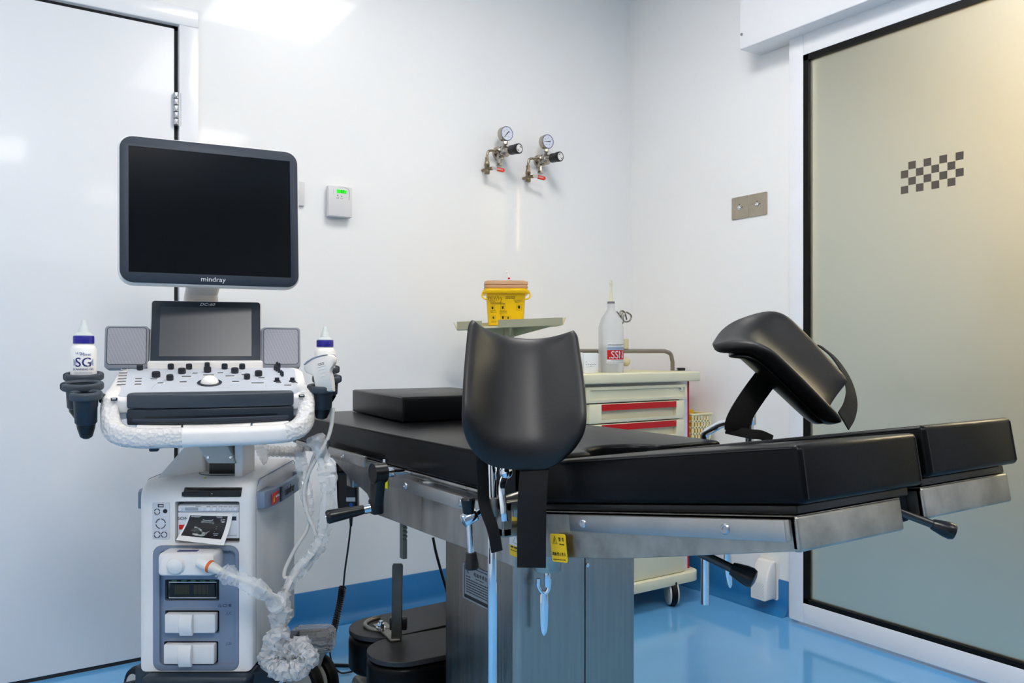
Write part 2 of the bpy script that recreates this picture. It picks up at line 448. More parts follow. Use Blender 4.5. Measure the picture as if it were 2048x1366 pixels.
# accessory rails
def rail(M, y0, y1, bolts):
    r = MB(M).bb((-.005, y0, -.0125), (.005, y1, .0125), .0012, 2).build('side_rail', mat('rail_satin', '#b4b2af', .36, metal=1, var=.04, vscale=20), tb)
    for y in bolts:
        b = MB(M)
        b.lathe([(0, .0012), (.003, .0012), (.0034, .0025), (.0055, .0025), (.0070, .0012), (.0074, 0), (.0074, -.006), (0, -.006)], (-.005, y, 0), (-1, 0, 0), 18)
        b.cyl((-.002, y, 0), (.034, y, 0), .006, seg=12)
        b.build('rail_bolt', M_ALU, r)
RX = TX0-.022
zr = pX(690, 912, RX).z
rail(T(RX, 0, zr), pX(731, 940, RX).y, pX(647, 890, RX).y+.02, [pX(652, 893, RX).y, pX(689, 914, RX).y])
zr2 = pX(850, 982, RX).z
rail(T(RX, 0, zr2), 1.225, pX(782, 955, RX).y, [pX(815, 965, RX).y, pX(925, 1003, RX).y])
rail(T(TX1+.022, 0, zr2) @ Matrix.Rotation(PI, 4, 'Z'), -1.9, -1.225, [-1.8, -1.35])
# column with inset panels
cx0, cx1, cy0, cy1 = .88, 1.192, 1.30, 1.575
co_ = [(cx0, cy1), (cx0, cy0+.012), (cx0+.012, cy0), (cx1-.012, cy0), (cx1, cy0+.012), (cx1, cy1)]
MB().prism([(x, y, .1) for x, y in co_], (0, 0, .60), 0).build('column', M_STEELC, tb, label='tall boxy brushed steel column')
xs = pY(1170, 1200, cy0).x
cs = MB().bb((xs-.0012, cy0-.0006, .12), (xs+.0012, cy0+.001, .68))
cs.build('panel_seam', M_DARKGAP, tb)
b = MB()
for u, v in ((1175, 1130),):
    p = pY(u, v, cy0); b.lathe([(0, .0015), (.002, .002), (.0045, .0012), (.0048, 0), (0, 0)], p, (0, -1, 0), 12)
b.build('panel_screw', M_CHROME, tb)
# hanging round boss under the seat and its cap
pb = pY(1095, 1140, cy0-.03)
MB().cyl((pb.x, pb.y, pb.z), (pb.x, pb.y, .72), .027, seg=28, bev=.003).build('leg_joint', M_STEELD, tb)
# base
M_CREAM0 = mat('base_cover', '#cfccc4', .4, var=.03)
MB().bb((.815, 1.24, .03), (1.36, 1.96, .175), .02).build('base', M_STEELD, tb)
for x in (.87, 1.30):
    for y in (1.30, 1.90): MB().cyl((x, y, 0), (x, y, .035), .03, seg=20, bev=.004).build('base_foot', M_RUBBER, tb)
# leg plates (left one nearer, right one raised a touch)
P0 = math.radians(8.7)
def legplate(x0, x1, pitch, L=.56, side=0, ext=0):
    o = V(x0, 1.165, .803)
    M = frame(o, V(1, 0, 0), V(0, -math.cos(pitch), math.sin(pitch)), V(0, math.sin(pitch), math.cos(pitch)))
    # frame axes: x across, y towards the foot, z out of the plate (right-handed: mirrored x is fine for boxes)
    w = x1-x0
    p = MB(M).bb((0, 0, -.070), (w, L, 0), .008, 3).build('leg_pad', M_LEATH, tb)
    s = MB(M)
    for q in (.0005, w-.0005): s.tube([(q, .012, -.004), (q, L-.008, -.004)], .0007, 6)
    s.tube([(.008, L, -.006), (.008, L, -.064)], .0007, 6); s.tube([(w-.008, L, -.006), (w-.008, L, -.064)], .0007, 6)
    s.build('seam', M_BLACKP, p)
    MB(M).bb((.012, .01, -.083), (w-.006, L-.022, -.0712), .002).build('leg_board', M_BLACKP, tb)
    f = MB(M)
    f.prism([(.004, .02, -.0835), (.004, L-.02, -.0835), (.004, L-.02, -.124), (.004, .2, -.153), (.004, .0, -.16)], (.004, 0, 0), .001, 1)
    wm = w-.028 if x0 < 1 else w
    f.prism([(wm-.008, .02, -.0835), (wm-.008, L-.02, -.0835), (wm-.008, L-.02, -.124), (wm-.008, .2, -.15), (wm-.008, .0, -.15)], (.004, 0, 0), .001, 1)
    f.bb((.004, L-.03, -.126), (wm-.004, L-.018, -.0835), .004)
    f.bb((.004, .02, -.088), (wm-.004, L-.02, -.0835))
    f.build('leg_frame', M_STEELD, tb, label='stained steel leg plate frame')
    return M, w, L
ML, wl, LL = legplate(.811, 1.064, P0)
MR, wr, LR = legplate(1.078, TX1, math.radians(9.6), .56)
# rail of the near leg plate
rail(ML @ T(-.018, 0, -.0975) @ Matrix.Diagonal((1, 1, 1, 1)), .135, .545, [.17, .455])
# bent bracket beside the right leg plate
MB(MR).bb((-.045, LR-.07, -.128), (.002, LR-.04, -.084), .004).build('plate_bracket', mat('dark_bracket', '#141c24', .6, var=.1, spec=.15), tb)
# release levers with black knobs
def lever(p0, p1, r, kr, kl, nm='release_lever'):
    p0, p1 = Vector(p0), Vector(p1); d_ = (p1-p0).normalized()
    a = MB().cyl(p0, p1-d_*kl*.8, r, seg=16).build(nm, mat('lever_rod', '#4b4b4a', .35, metal=1, var=.08), tb)
    MB().lathe([(0, 0), (kr*.62, 0), (kr*.7, kl*.1), (kr*.95, kl*.55), (kr, kl*.8), (kr*.85, kl*.95), (kr*.4, kl), (0, kl)], p1-d_*kl, d_, 20).build('knob', M_BLACKP, a, label='black ball-ended knob')
lever(pz(1380, 1096, 1.36), pz(1511, 1160, 1.31), .0072, .0165, .040)
lever(pz(1790, 1020, 1.12), pz(1911, 1066, 1.10), .0056, .0115, .030)
# crank handle on the near side
hx_ = TX0-.03
a = pX(777, 948, hx_); bq = pX(757, 946, hx_-.03); cq = pX(752, 1014, hx_-.03)
ch = MB()
ch.loft([[bq+V(x, 0, 0)+V(0, y, z) for y, z in [(.022*s*math.cos(q), .022*s*math.sin(q)) for q in [2*PI*i/20 for i in range(20)]]] for x, s in ((-.012, .9), (-.014, 1), (.014, 1), (.016, .9))])
arm0, arm1 = bq, cq
ch.prism([arm0+V(-.011, -.019, 0), arm0+V(-.011, .019, 0), arm1+V(-.011, .014, -.004), arm1+V(-.011, -.014, -.004)], (.022, 0, 0), .004, 2)
ch.box(arm1+V(0, 0, .002), (.026, .032, .034), .006)
ch = ch.build('crank_arm', M_BLACKP, tb, label='black crank arm')
MB().cyl(bq+V(.012, 0, 0), bq+V(.02, 0, 0)+V(.012, -.0, 0), .012, seg=20).cyl(bq+V(.02, 0, 0), a+V(.05, 0, 0), .006, seg=14).build('crank_shaft', M_CHROME, ch)
gd = (pz(690, 1027, (cq-CAM).dot(FW)-.02)-cq); gd.normalize()
MB().cyl(cq+gd*.012, cq+gd*.026, .0105, seg=16).build('crank_collar', M_CHROME, ch)
MB().lathe([(0, 0), (.009, 0), (.0105, .01), (.0145, .07), (.015, .078), (.012, .083), (0, .083)], cq+gd*.024, gd, 22).build('crank_grip', M_BLACKP, ch)
MB().lathe([(0, .001), (.006, .001), (.006, 0), (0, 0)], cq+gd*.107, gd, 16).build('grip_end', M_CHROME, ch)
# yellow tag behind the crank, rack bar below, chrome bolt
MB().box(pX(771, 955, SK-.0015), (.001, .022, .05)).build('sticker', mat('lime_sticker', '#e3dd1e', .5, var=.02), tb, label='lime yellow sticker behind the crank')
MB().cyl(pX(771, 918, RX), pX(771, 926, RX), .006, seg=6).build('hex_bolt', M_CHROME, tb)
p1_ = pX(803, 1040, 1.0); p2_ = pX(803, 1117, 1.0)
rk = [V(p1_.x, p1_.y+.011, p2_.z), V(p1_.x, p1_.y+.011, .72), V(p1_.x, p1_.y-.008, .72)]
z = p1_.z+.004; y = p1_.y
while z > p1_.z-.045:
    rk += [V(p1_.x, y-.012, z), V(p1_.x, y-.012, z-.005), V(p1_.x, y-.007, z-.0065), V(p1_.x, y-.007, z-.010)]; z -= .0115
rk += [V(p1_.x, y-.010, z), V(p1_.x, y-.010, p2_.z)]
MB().prism(rk, (.012, 0, 0)).build('toothed_rack', mat('zinc_steel', '#7d857f', .45, metal=.8, var=.08), tb, label='grey toothed rack bar')
# rating plate on the column, warning stickers
def plate(P, ax, ay, w, h, bm_=M_YEL, nm='sticker', label=None):
    M = frame(P, ax, ay, ax.cross(ay))
    s = MB(M).prism([(x, y, 0) for x, y in rrect(w, h, .004)], (0, 0, .0006)).build(nm, bm_, tb, label=label)
    return M @ T(0, 0, .0008), s
Mp, s_ = plate(pX(958, 1174, cx0-.001), V(0, -1, 0), UP, .13, .075, mat('rating_plate', '#9aa0a6', .4, metal=.6, var=.05), 'rating_plate', 'grey rating plate with black border and print')
i = MB(Mp)
for x0, y0, x1, y1 in ((-.058, .032, .058, .0335), (-.058, -.034, .058, -.027), (-.058, -.034, -.0565, .0335), (.0565, -.034, .058, .0335)): i.bb((x0, y0, 0), (x1, y1, .0003))
i.build('plate_border', M_INK, s_); i = MB(Mp)
lines(i, Mp, [(-.05, -.034, .012, .002)]+[(-.05, .05, .006-.0052*k, .0019) for k in range(6)]+[(-.012, .02, .013, .0016)], seed=4)
i.build('plate_print', M_INK, s_)
text('电动手术台', Mp @ T(.006, .021, 0), .0095, 'lettering', M_INK, s_, ext=.0002, space=1.25)
text('K', Mp @ T(-.042, .022, 0), .011, 'emblem', mat('teal_ink', '#0d5a58', .5), s_, ext=.0002, shear=-.3)
def warn(P, ax, ay, w=.042, h=.045, bottom='踏板禁止坐人', label=None):
    M, s = plate(P, ax, ay, w, h, M_YEL, 'warning_sticker', label)
    k = MB(M)
    tri = [(-.0115, .004), (.0, .004), (-.00575, .0165)]
    k.tube([(x-.003, y+.0025, 0) for x, y in tri], .0004, 6, closed=True)
    k.bb((-.0092, .0095, 0), (-.0083, .0145, .0002)); k.bb((-.0092, .0078, 0), (-.0083, .0086, .0002))
    k.build('warning_triangle', M_INK, s); k = MB(M)
    lines(k, M, [(-.017, .017, -.0185, .0014)], .0002, 3)
    k.build('warning_print', M_INK, s)
    text([('警 告', .009, .0135, .0068), ('Warning', .0095, .0062, .0035), (bottom, 0, -.010, .0062)], M, 1, 'lettering', M_INK, s, ext=.0002)
nrm = (ML.to_3x3() @ V(0, 1, 0)).normalized()
warn(pX(1118, 1096, TX0+.0015), -nrm*-1, (ML.to_3x3() @ V(0, 0, 1)).normalized(), label='square yellow warning sticker right of the hanging strap')
M2, s2 = plate(pX(1031, 1074, SK-.0012), V(0, -1, 0), UP, .036, .07, M_YEL, 'warning_sticker', 'tall yellow warning sticker half behind the hanging strap')
k = MB(M2)
for cx_, cy_, q in ((-.009, .021, .006), (.002, -.004, .009)): MB(M2).tube([(cx_-q, cy_-q*.8, 0), (cx_+q, cy_-q*.8, 0), (cx_, cy_+q, 0)], .0005, 6, closed=True).build('warning_triangle', M_INK, s2)
lines(k, M2, [(-.014, .012, -.019, .003), (-.014, .012, -.025, .0012)], .0002, 5)
k.build('warning_print', M_INK, s2)
MB(M2 @ T(0, 0, -.0002)).bb((-.018, -.016, 0), (.018, .009, .0002)).build('white_field', M_WHITE, s2)

# ================================================================= leg supports in rail clamps
def pad_fn(W=.106, Hh=.135, k=.052, flare=.026):
    def f(s, t):
        w = W*(1.0+.05*math.cos((t+.3)*1.6))
        if t < -.45: w *= max(0.0, 1-((-.45-t)/.55)**2.8)**(1/2.3)
        if t > .85: w *= 1-.04*((t-.85)/.15)**2
        x = s*w; y = t*Hh
        def surf(x_, t_):
            q = abs(x_/W)
            z = k*(q**2.3)*(1.0 if t_ > -.3 else max(.1, 1-((-.3-t_)/.7)**2*.9))
            if t_ < -.60: z -= flare*((-.60-t_)/.40)**2
            return z
        e_ = 1e-3
        z = surf(x, t)
        dzx = (surf(x+e_, t)-surf(x-e_, t))/(2*e_); dzy = (surf(x, t+e_)-surf(x, t-e_))/(2*e_*Hh)
        return Vector((x, y, z)), Vector((-dzx, -dzy, 1)).normalized()
    return f
def leg_support(label, M, Mback, **fl):
    t = thing('leg_support', label, 'leg support', Mback, 'padded leg supports on the table rails')
    p = MB(M).pillow(pad_fn(**fl), .030, 40, 6).build('leg_cradle', M_PADM, t, ang=60)
    def sh(s, q):
        a, n = pad_fn(**fl)(s*.84, q*.86); return a-n*.018, n
    MB(M).pillow(sh, .011, 24, 8).build('cradle_shell', M_BLACKP, t, ang=60)
    return t
def camdir(x, y, z): return (RT*x+UP*y+FW*z).normalized()
# near one
e2 = camdir(.0, .87, .50); e1 = camdir(1, -.22, .10); e1 = (e1-e2*e1.dot(e2)).normalized(); e3 = e1.cross(e2)
Mn = frame(pz(1037, 799, 1.38), e1, e2, e3)
rp = pX(985, 1010, .755); rp.x = .755
ls = leg_support('black padded leg support standing upright at the near side of the table', Mn, T(rp.x, rp.y, .42), W=.095, Hh=.119, flare=.018)
def chrome_rod(t, p, z0, z1, r=.0082): return MB().cyl((p.x, p.y, z0), (p.x, p.y, z1), r, seg=18, bev=.001).build('support_rod', M_CHROME, t)
chrome_rod(ls, rp, .41, pz(985, 925, 1.41).z)
cl = MB()
cl.cyl(rp+V(0, 0, -.018), rp+V(0, 0, .014), .0165, seg=24, bev=.002)
cl.cyl(rp+V(0, 0, .0), rp+V(.05, -.01, .012), .009, seg=16)
cl.bb((rp.x+.002, rp.y-.03, zr2-.03), (RX-.006, rp.y+.014, zr2+.03), .003).bb((rp.x+.002, rp.y-.03, zr2+.014), (SK-.002, rp.y+.014, zr2+.03), .002).bb((rp.x+.002, rp.y-.03, zr2-.03), (SK-.002, rp.y+.014, zr2-.014), .002)
cl.build('rail_clamp', M_STEELD, ls)
zc_ = (rp-CAM).dot(FW)
hub = pz(938, 1036, zc_-.018)
MB().cyl(rp, hub, .0062, seg=14).cyl(hub+(hub-rp).normalized()*.012, hub-(hub-rp).normalized()*.014, .0115, seg=20, bev=.0015).build('clamp_screw', M_CHROME, ls)
kt, kb = pz(936, 996, zc_-.018), pz(944, 1138, zc_-.018)
dd = (kb-kt).normalized()
hd = MB().cyl(kt+dd*.01, kb-dd*.02, .0058, seg=14).build('clamp_handle', M_CHROME, ls)
for q, s in ((kt, 1), (kb, -1)):
    MB().lathe([(0, 0), (.0105, 0), (.0125, .003), (.0098, .026), (.009, .028), (0, .028)], q, dd*s, 20).build('knob', M_BLACKP, hd, label='black tapered knob')
# quick lever beside the rod and ball joint above
q0 = pz(1012, 945, zc_-.005); q1 = pz(1010, 1042, zc_-.03)
lv = MB(); pts = spline([q0, pz(1004, 975, zc_-.02), pz(1007, 1015, zc_-.03), q1], 5)
lv.band(pts, .012, .004, RT).sphere(q0, .012).cyl(q0, q0+FW*.05+UP*.03, .009, seg=16)
lv.build('joint_lever', M_CHROME, ls)
s1 = spline([pz(963, 905, zc_-.02), pz(966, 960, zc_-.02), pz(969, 1010, zc_-.03), pz(986, 1060, zc_-.035), pz(994, 1103, zc_-.03)], 8)
MB().band(s1, .020, .003, RT+FW*.2).build('strap', M_STRAP, ls, label='narrow end of the black strap')
z2 = (pX(1063, 1000, TX0-.03)-CAM).dot(FW)-.012
s1 = spline([pz(1072, 905, z2+.02), pz(1067, 960, z2), pz(1064, 1010, z2-.005), pz(1063, 1070, z2-.005), pz(1063, 1135, z2)], 8)
MB().band(s1, .047, .003, RT).build('strap', M_STRAP, ls, label='broad black strap hanging straight down')
# lever under the near boss belongs to the table
lq = pb+V(0, 0, -.002)
rel = MB().cyl(lq+V(0, 0, -.03), lq+V(0, 0, .01), .0065, seg=16, bev=.001)
zl = (lq-CAM).dot(FW)
rel.tube(spline([pz(1077, 1157, zl), pz(1077, 1172, zl), pz(1084, 1184, zl), pz(1090, 1187, zl), pz(1097, 1178, zl), pz(1099, 1157, zl)], 6), .0042, 10)
rel.loft([[pz(1088, v, zl)+RT*(w*math.cos(a_))+FW*(.004*math.sin(a_)) for a_ in [2*PI*i/16 for i in range(16)]] for v, w in ((1182, .004), (1190, .0085), (1215, .0085), (1250, .0078), (1264, .006), (1270, .002))])
rel.build('release_handle', M_CHROME, tb, label='chrome handle hanging below the leg joint')
# far one
tdir = camdir(.715, -.69, -.08); sdir = camdir(.30, .40, .85); sdir = (sdir-tdir*sdir.dot(tdir)).normalized()
n_ = sdir.cross(tdir)
if n_.dot(FW) > 0: n_ = -n_; sdir = -sdir
Mf = frame(pz(1556, 741, 1.58), sdir, tdir, n_)
rq = V(1.345, 0, 0); pj = pX(1410, 1100, 1.352)
lf = leg_support('black padded leg support tilted over the far side of the table', Mf, T(pj.x, pj.y, .44), Hh=.124, flare=.045)
top = pX(1412, 880, pj.x).z; zj = (pj-CAM).dot(FW)
jt = pz(1499, 838, 1.68)
MB().tube([V(pj.x, pj.y, .44)]+spline([V(pj.x, pj.y, top-.01), V(pj.x, pj.y, top+.01)+(jt-pj)*.01, pz(1425, 858, zj-.02), pz(1450, 846, zj-.05), jt+V(0, 0, .0)], 8), .0088, 16).build('support_rod', M_CHROME, lf)
MB().cyl(jt+V(0, 0, -.1), jt+V(0, 0, .05), .0085, seg=18).cyl(jt+V(0, 0, -.012), jt+V(0, 0, .018), .013, seg=20, bev=.002).sphere(jt+V(0, 0, .055), .014).cyl(jt+V(0, 0, .05), Mf @ V(0, 0, -.02), .009, seg=14).build('support_joint', M_CHROME, lf)
MB().bb((TX1+.028, pj.y-.02, zr2-.03), (pj.x+.016, pj.y+.02, zr2+.03), .003).bb((TX1-.002, pj.y-.02, zr2+.014), (pj.x+.01, pj.y+.02, zr2+.03), .002).build('rail_clamp', M_STEELD, lf)
zl2 = 1.7
rl2 = MB().band(spline([pz(1447, 1080, zl2), pz(1449, 1098, zl2), pz(1456, 1106, zl2), pz(1463, 1098, zl2), pz(1464, 1080, zl2)], 5), .012, .004, FW)
rl2.loft([[pz(u_, v, zl2)+RT*(w*math.cos(a_))+FW*(.004*math.sin(a_)) for a_ in [2*PI*i/14 for i in range(14)]] for u_, v, w in ((1455, 1100, .006), (1455, 1120, .008), (1457, 1150, .007), (1459, 1168, .006), (1460, 1175, .002))])
rl2.build('joint_lever', M_CHROME, lf)
# straps of the far support: one folds down to the mattress, one loops past the low end
s1 = spline([pz(1543, 742, 1.60), pz(1513, 782, 1.56), pz(1490, 816, 1.545), pz(1476, 842, 1.545), pz(1474, 858, 1.55)], 8)
MB().band(s1, .048, .003, camdir(.80, -.55, .25)).build('strap', M_STRAP, lf, label='black strap folding down to the mattress')
s1 = spline([pz(1452, 858, 1.56), pz(1480, 864, 1.55), pz(1502, 868, 1.54), pz(1522, 870, 1.54), pz(1543, 879, 1.545)], 6)
MB().band(s1, .018, .006, camdir(-.2, 1, .3)).build('strap', M_STRAP, lf)
s1 = spline([pz(1640, 692, 1.74), pz(1668, 716, 1.72), pz(1692, 752, 1.69), pz(1703, 790, 1.655), pz(1699, 820, 1.62), pz(1687, 842, 1.59)], 8)
MB().band(s1, .042, .003, camdir(.55, -.1, .8)).build('strap', M_STRAP, lf, label='black strap looped past the lower end')

# ================================================================= loose block pad on the mattress
pp = [pH(806, 846, ZT+.001), pH(704, 823, ZT+.001)]
ax = (pp[1]-pp[0]).normalized(); w_ = (pp[1]-pp[0]).length; ay = V(-ax.y, ax.x, 0)
if ay.dot(RT) < 0: ay = -ay
Mpad = frame(pp[0], ax, ay, UP)
bp = thing('block_pillow', 'thick square black foam pillow lying on the flat mattress', 'pillow', T(*((pp[0]+pp[1])/2+ay*.16)))
MB(Mpad).bb((0, 0, 0), (w_, .33, .067), .007, 3).build('pillow_cover', M_LEATH, bp)
k = MB(Mpad)
for x in (0.004, w_-.004): k.tube([(x, .002, .004), (x, .002, .063)], .0012, 6)
k.tube([(.006, .001, .064), (w_-.006, .001, .064)], .0012, 6); k.tube([(.001, .006, .064), (.001, .324, .064)], .0012, 6)
k.build('piping', M_BLACKP, bp)

# ================================================================= spare leg plates on the base
M_PLATE = mat('black_plate', '#2b2a2b', .42, var=.12, vscale=9, bump=.05, bscale=60)
def spare(label, c, yaw, L, W, z, mark=False):
    M = T(c.x, c.y, z) @ rotz(yaw)
    t = thing('leg_plate', label, 'leg plate', M, 'spare leg plates on the table base')
    def ol(w, l, dx=0): return [(dx+w*math.cos(q), w*math.sin(q)) for q in [PI/2+PI*i/16 for i in range(17)]]+[(l, -w), (l, w)]
    MB(M).prism([(x, y, .09) for x, y in ol(W, L)], (0, 0, .012), .0012, 1).build('plate', M_PLATE, t)
    MB(M).prism([(x, y, .0) for x, y in ol(W+.001, L)], (0, 0, .086), .012, 3).build('cushion', M_LEATH, t)
    return t, M
lo0 = pH(731, 1300, .30); W_ = .085
c_lo = pH(731, 1303, .30)+RT*.0+V(W_, -.02, 0)
t1_, Ms1 = spare('spare rounded black leg plate upside down, nearer of the two on the base', V(c_lo.x, c_lo.y-.004, 0), -5, .42, W_, .195)
c_up = pH(707, 1262, .30)+V(W_*.95, -.01, 0)
t2_, Ms2 = spare('spare rounded black leg plate upside down carrying an upright steel bar', V(c_up.x, c_up.y+.012, 0), 1, .42, W_, .195)
# upright bar and slotted bracket of the farther plate
zb_ = .298; bb_ = pH(788, 1281, zb_)
brk = MB()
Mb = T(bb_.x, bb_.y, zb_)
zt_ = pz(790, 1128, (bb_-CAM).dot(FW)).z
ax = RT; ay = FW
M3 = frame(bb_, ax, ay, UP)
brk = MB(M3).prism([(-.006, -.004, 0), (.018, -.004, 0), (.021, -.004, zt_-zb_-.004), (.018, -.004, zt_-zb_), (-.002, -.004, zt_-zb_), (-.004, -.004, zt_-zb_-.004)], (0, .011, 0), .0012, 1)
MB(M3).box((.006, .035, .03), (.042, .02, .03), .003).build('stop_block', M_BLACKP, t2_)
brk = brk.build('upright_bar', mat('dark_flat_steel', '#57544f', .45, metal=.9, var=.15, vscale=18), t2_, label='dark flat steel bar standing upright')
q = MB(Ms2)
q.tube([(-.04+.052*math.cos(a_)+.05, .052*math.sin(a_)+.005, .105) for a_ in [PI*.45+PI*1.05*i/18 for i in range(19)]], .0055, 10)
q.prism([Ms2.inverted() @ pH(u, v, .2985) for u, v in ((746, 1252), (782, 1284), (800, 1282), (790, 1262), (772, 1247))], (0, 0, .005), .001, 1)
q.build('slotted_bracket', M_STEELD, t2_)
nc = Ms2.inverted() @ pH(762, 1257, .304); q = MB(Ms2 @ T(nc.x, nc.y, nc.z)).cyl((0, 0, -.001), (0, 0, .004), .012, seg=20).cyl((0, 0, .004), (0, 0, .013), .009, seg=6).cyl((0, 0, .013), (0, 0, .019), .005, seg=14)
q.build('hex_nut', M_CHROME, t2_)
# ================================================================= ultrasound machine
M_UW = mat('machine_white', '#eae8e6', .4, var=.015, vscale=12, bump=.02, bscale=300)
M_UG = mat('machine_slate', '#7d8ba0', .45, var=.03, vscale=12)
M_UD = mat('machine_navy', '#1d2936', .4, var=.05, vscale=14)
M_BEZ = mat('bezel_navy', '#2a3441', .42, var=.04, vscale=12, bump=.03, bscale=400)
M_KEY = mat('key_panel', '#c3c9d2', .45, var=.02)
M_SPK = mat('speaker_grey', '#8d929b', .5, var=.03)
M_SCR = mat('black_screen', '#05090d', .14, var=.02, spec=.4)
M_SCR2 = mat('dim_screen', '#3b4148', .3, var=.06, vscale=6)
M_INKW = mat('white_print', '#d9dde2', .5, var=.01)
M_FILM = film_mat('clear_film', '#f4f6f8', .68, .10, .5, 38)
M_FILM3 = film_mat('bunched_film', '#fbfcfd', .58, .10, .9, 80)
M_FILM2 = film_mat('tight_film', '#f6f7f9', .60, .14, 1.0, 130)

def yawframe(yaw, x, z):
    a = math.radians(yaw); A = RT*math.cos(a)+FW*math.sin(a); B = -RT*math.sin(a)+FW*math.cos(a)
    o = CAM+RT*x+FW*z; o.z = 0
    return frame(o, A, B, UP)
Mb = yawframe(0, -.735, 1.9)               # body: x right, y into the room, z up
Mc = yawframe(18, -.655, 1.79)             # swivelled console
Mci = Mc.inverted(); Mbi = Mb.inverted()
um = thing('ultrasound_machine', 'white ultrasound machine on castors with large dark monitor and keyed console', 'ultrasound machine', Mb)

def onplane(M, u, v, o, n):
    """pixel direction meets a plane of frame M (o, n local) -> local point"""
    Mi_ = M.inverted(); c0 = Mi_ @ CAM; d = Mi_.to_3x3() @ ray(u, v); o = Vector(o); n = Vector(n)
    return c0+d*((o-c0).dot(n)/d.dot(n))
def bf(u, v, y=0): return onplane(Mb, u, v, (0, y, 0), (0, 1, 0))
def cf(u, v, y=0): return onplane(Mc, u, v, (0, y, 0), (0, 1, 0))
def cut(o, cutters):
    """carve cutter shapes (MB in world space) out of o's mesh"""
    for c in cutters:
        c.bm.transform(WM[o.name].inverted())
        me = bpy.data.meshes.new('c'); c.bm.to_mesh(me); c.bm.free()
        co_ = bpy.data.objects.new('c', me); COL.objects.link(co_); co_.matrix_world = WM[o.name]
        bpy.context.view_layer.update()
        md = o.modifiers.new('b', 'BOOLEAN'); md.operation = 'DIFFERENCE'; md.object = co_; md.solver = 'EXACT'
        dg = bpy.context.evaluated_depsgraph_get(); dg.update()
        nm = bpy.data.meshes.new_from_object(o.evaluated_get(dg))
        o.modifiers.remove(md); old = o.data; o.data = nm; nm.name = o.name
        bpy.data.meshes.remove(old); bpy.data.objects.remove(co_); bpy.data.meshes.remove(me)
    for p in o.data.polygons: p.use_smooth = True
    o.data.set_sharp_from_angle(angle=math.radians(38))
def rr(M, u0, v0, u1, v1, r, y0, y1, pl=bf):
    """rounded-rectangle prism between depths y0..y1 whose face covers a pixel box on plane y0"""
    a, b = pl(u0, v0, 0), pl(u1, v1, 0); w, h = abs(b.x-a.x), abs(a.z-b.z); c = (a+b)/2
    return [(c.x+x, y0, c.z+z) for x, z in rrect(w, h, r)], (0, y1-y0, 0)

# ---- cabinet
bw0, bw1, bz0, bz1, bd = bf(277, 1300).x, bf(506, 1300).x, .252, .694, .375
prof = [(0.0, bz0), (0.0, bz1-.045)]+[(.045-.045*math.cos(q), bz1-.045+.045*math.sin(q)) for q in [PI/2*i/8 for i in range(1, 9)]]
prof += [(bd-.03+.03*math.sin(q), bz1+.004-.03+.03*math.cos(q)) for q in [PI/2*i/6 for i in range(7)]]+[(bd, bz0)]
body = MB(Mb).prism([(bw0, y, z) for y, z in prof], (bw1-bw0, 0, 0), .016, 4).build('cabinet', M_UW, um)
rec, dv = rr(Mb, 306, 1091, 478, 1342, .02, -.05, .02)
prn, dv2 = rr(Mb, 350, 1003, 479, 1086, .004, -.05, .11)
cut(body, [MB(Mb).prism(rec, dv), MB(Mb).prism(prn, dv2), MB(Mb).prism(*rr(Mb, 366, 976, 482, 994, .002, -.05, .03))])
# side cover seam
sm = MB(Mb)
for x in (bw1-.013, bw0+.013):
    pts = [(x, y+.0, z) for y, z in prof[:-1]]
    ins = [Vector((x+(.0125 if x > 0 else -.0125), .022+y*.93, z-.004 if z > .5 else z+.01)) for y, z in prof]
    sm.tube(ins[:-1], .0011, 6)
sm.build('cover_seam', M_UG, body)
# top ring, warning patch on top
k = MB(Mb)
k.tube([(.03+.062*math.cos(a_), .12+.05*math.sin(a_), bz1+.0012) for a_ in [PI+PI*i/20 for i in range(21)]], .0008, 6)
k.build('swivel_seam', M_DARKGAP, body)
pw = onplane(Mb, 406, 961, (0, 0, bz1-.004), (0, 0, 1))
MB(Mb).prism([(pw.x-.012, .026, bz1-.006), (pw.x+.012, .026, bz1-.006), (pw.x, .045, bz1+.0008)], (0, 0, .001)).build('sticker', M_YEL, body, label='small yellow triangle on the cabinet top')
# connector panel with bays
cpn = MB(Mb).prism(*rr(Mb, 306.6, 1091.6, 477.4, 1341.4, .0195, -.001, .0195), .0005).build('connector_panel', M_UG, um, label='slate blue recessed connector panel')
cut(cpn, [MB(Mb).prism(*rr(Mb, 319, 1101, 471, 1330, .012, -.05, .008)), ])
cut(cpn, [MB(Mb).prism(*rr(Mb, u0, v0, u1, v1, .003, -.05, .018)) for u0, v0, u1, v1 in ((327, 1104, 436, 1150), (327, 1161, 436, 1203), (327, 1223, 436, 1268), (325, 1285, 434, 1330))])
bk = MB(Mb)
for u0, v0, u1, v1 in ((328, 1105, 435, 1149), (328, 1162, 435, 1202), (328, 1224, 435, 1267), (326, 1286, 433, 1329)):
    bay = MB(Mb).prism(*rr(Mb, u0, v0, u1, v1, .003, .0165, .0178)).build('bay_back', M_BLACKP, cpn)
# two blank covers with curved pulls
for v0, v1, du in ((1227, 1265, 0), (1288, 1327, -2)):
    a, b = bf(331+du, v0), bf(432+du, v1)
    cv = MB(Mb).bb((a.x, -.006, b.z), (b.x, .016, a.z), .003, 2).build('blank_cover', M_UW, um, label='white blank cover plate')
    a, b = bf(363+du, v0-1), bf(389+du, v1+3)
    MB(Mb).prism([(a.x, -.006+y, a.z+(b.z-a.z)*t) for t, y in ((0, 0), (0, -.006), (.2, -.011), (.5, -.0135), (.8, -.011), (1, -.006), (1, 0))], (b.x-a.x, 0, 0), .001, 1).build('pull', M_UW, cv)
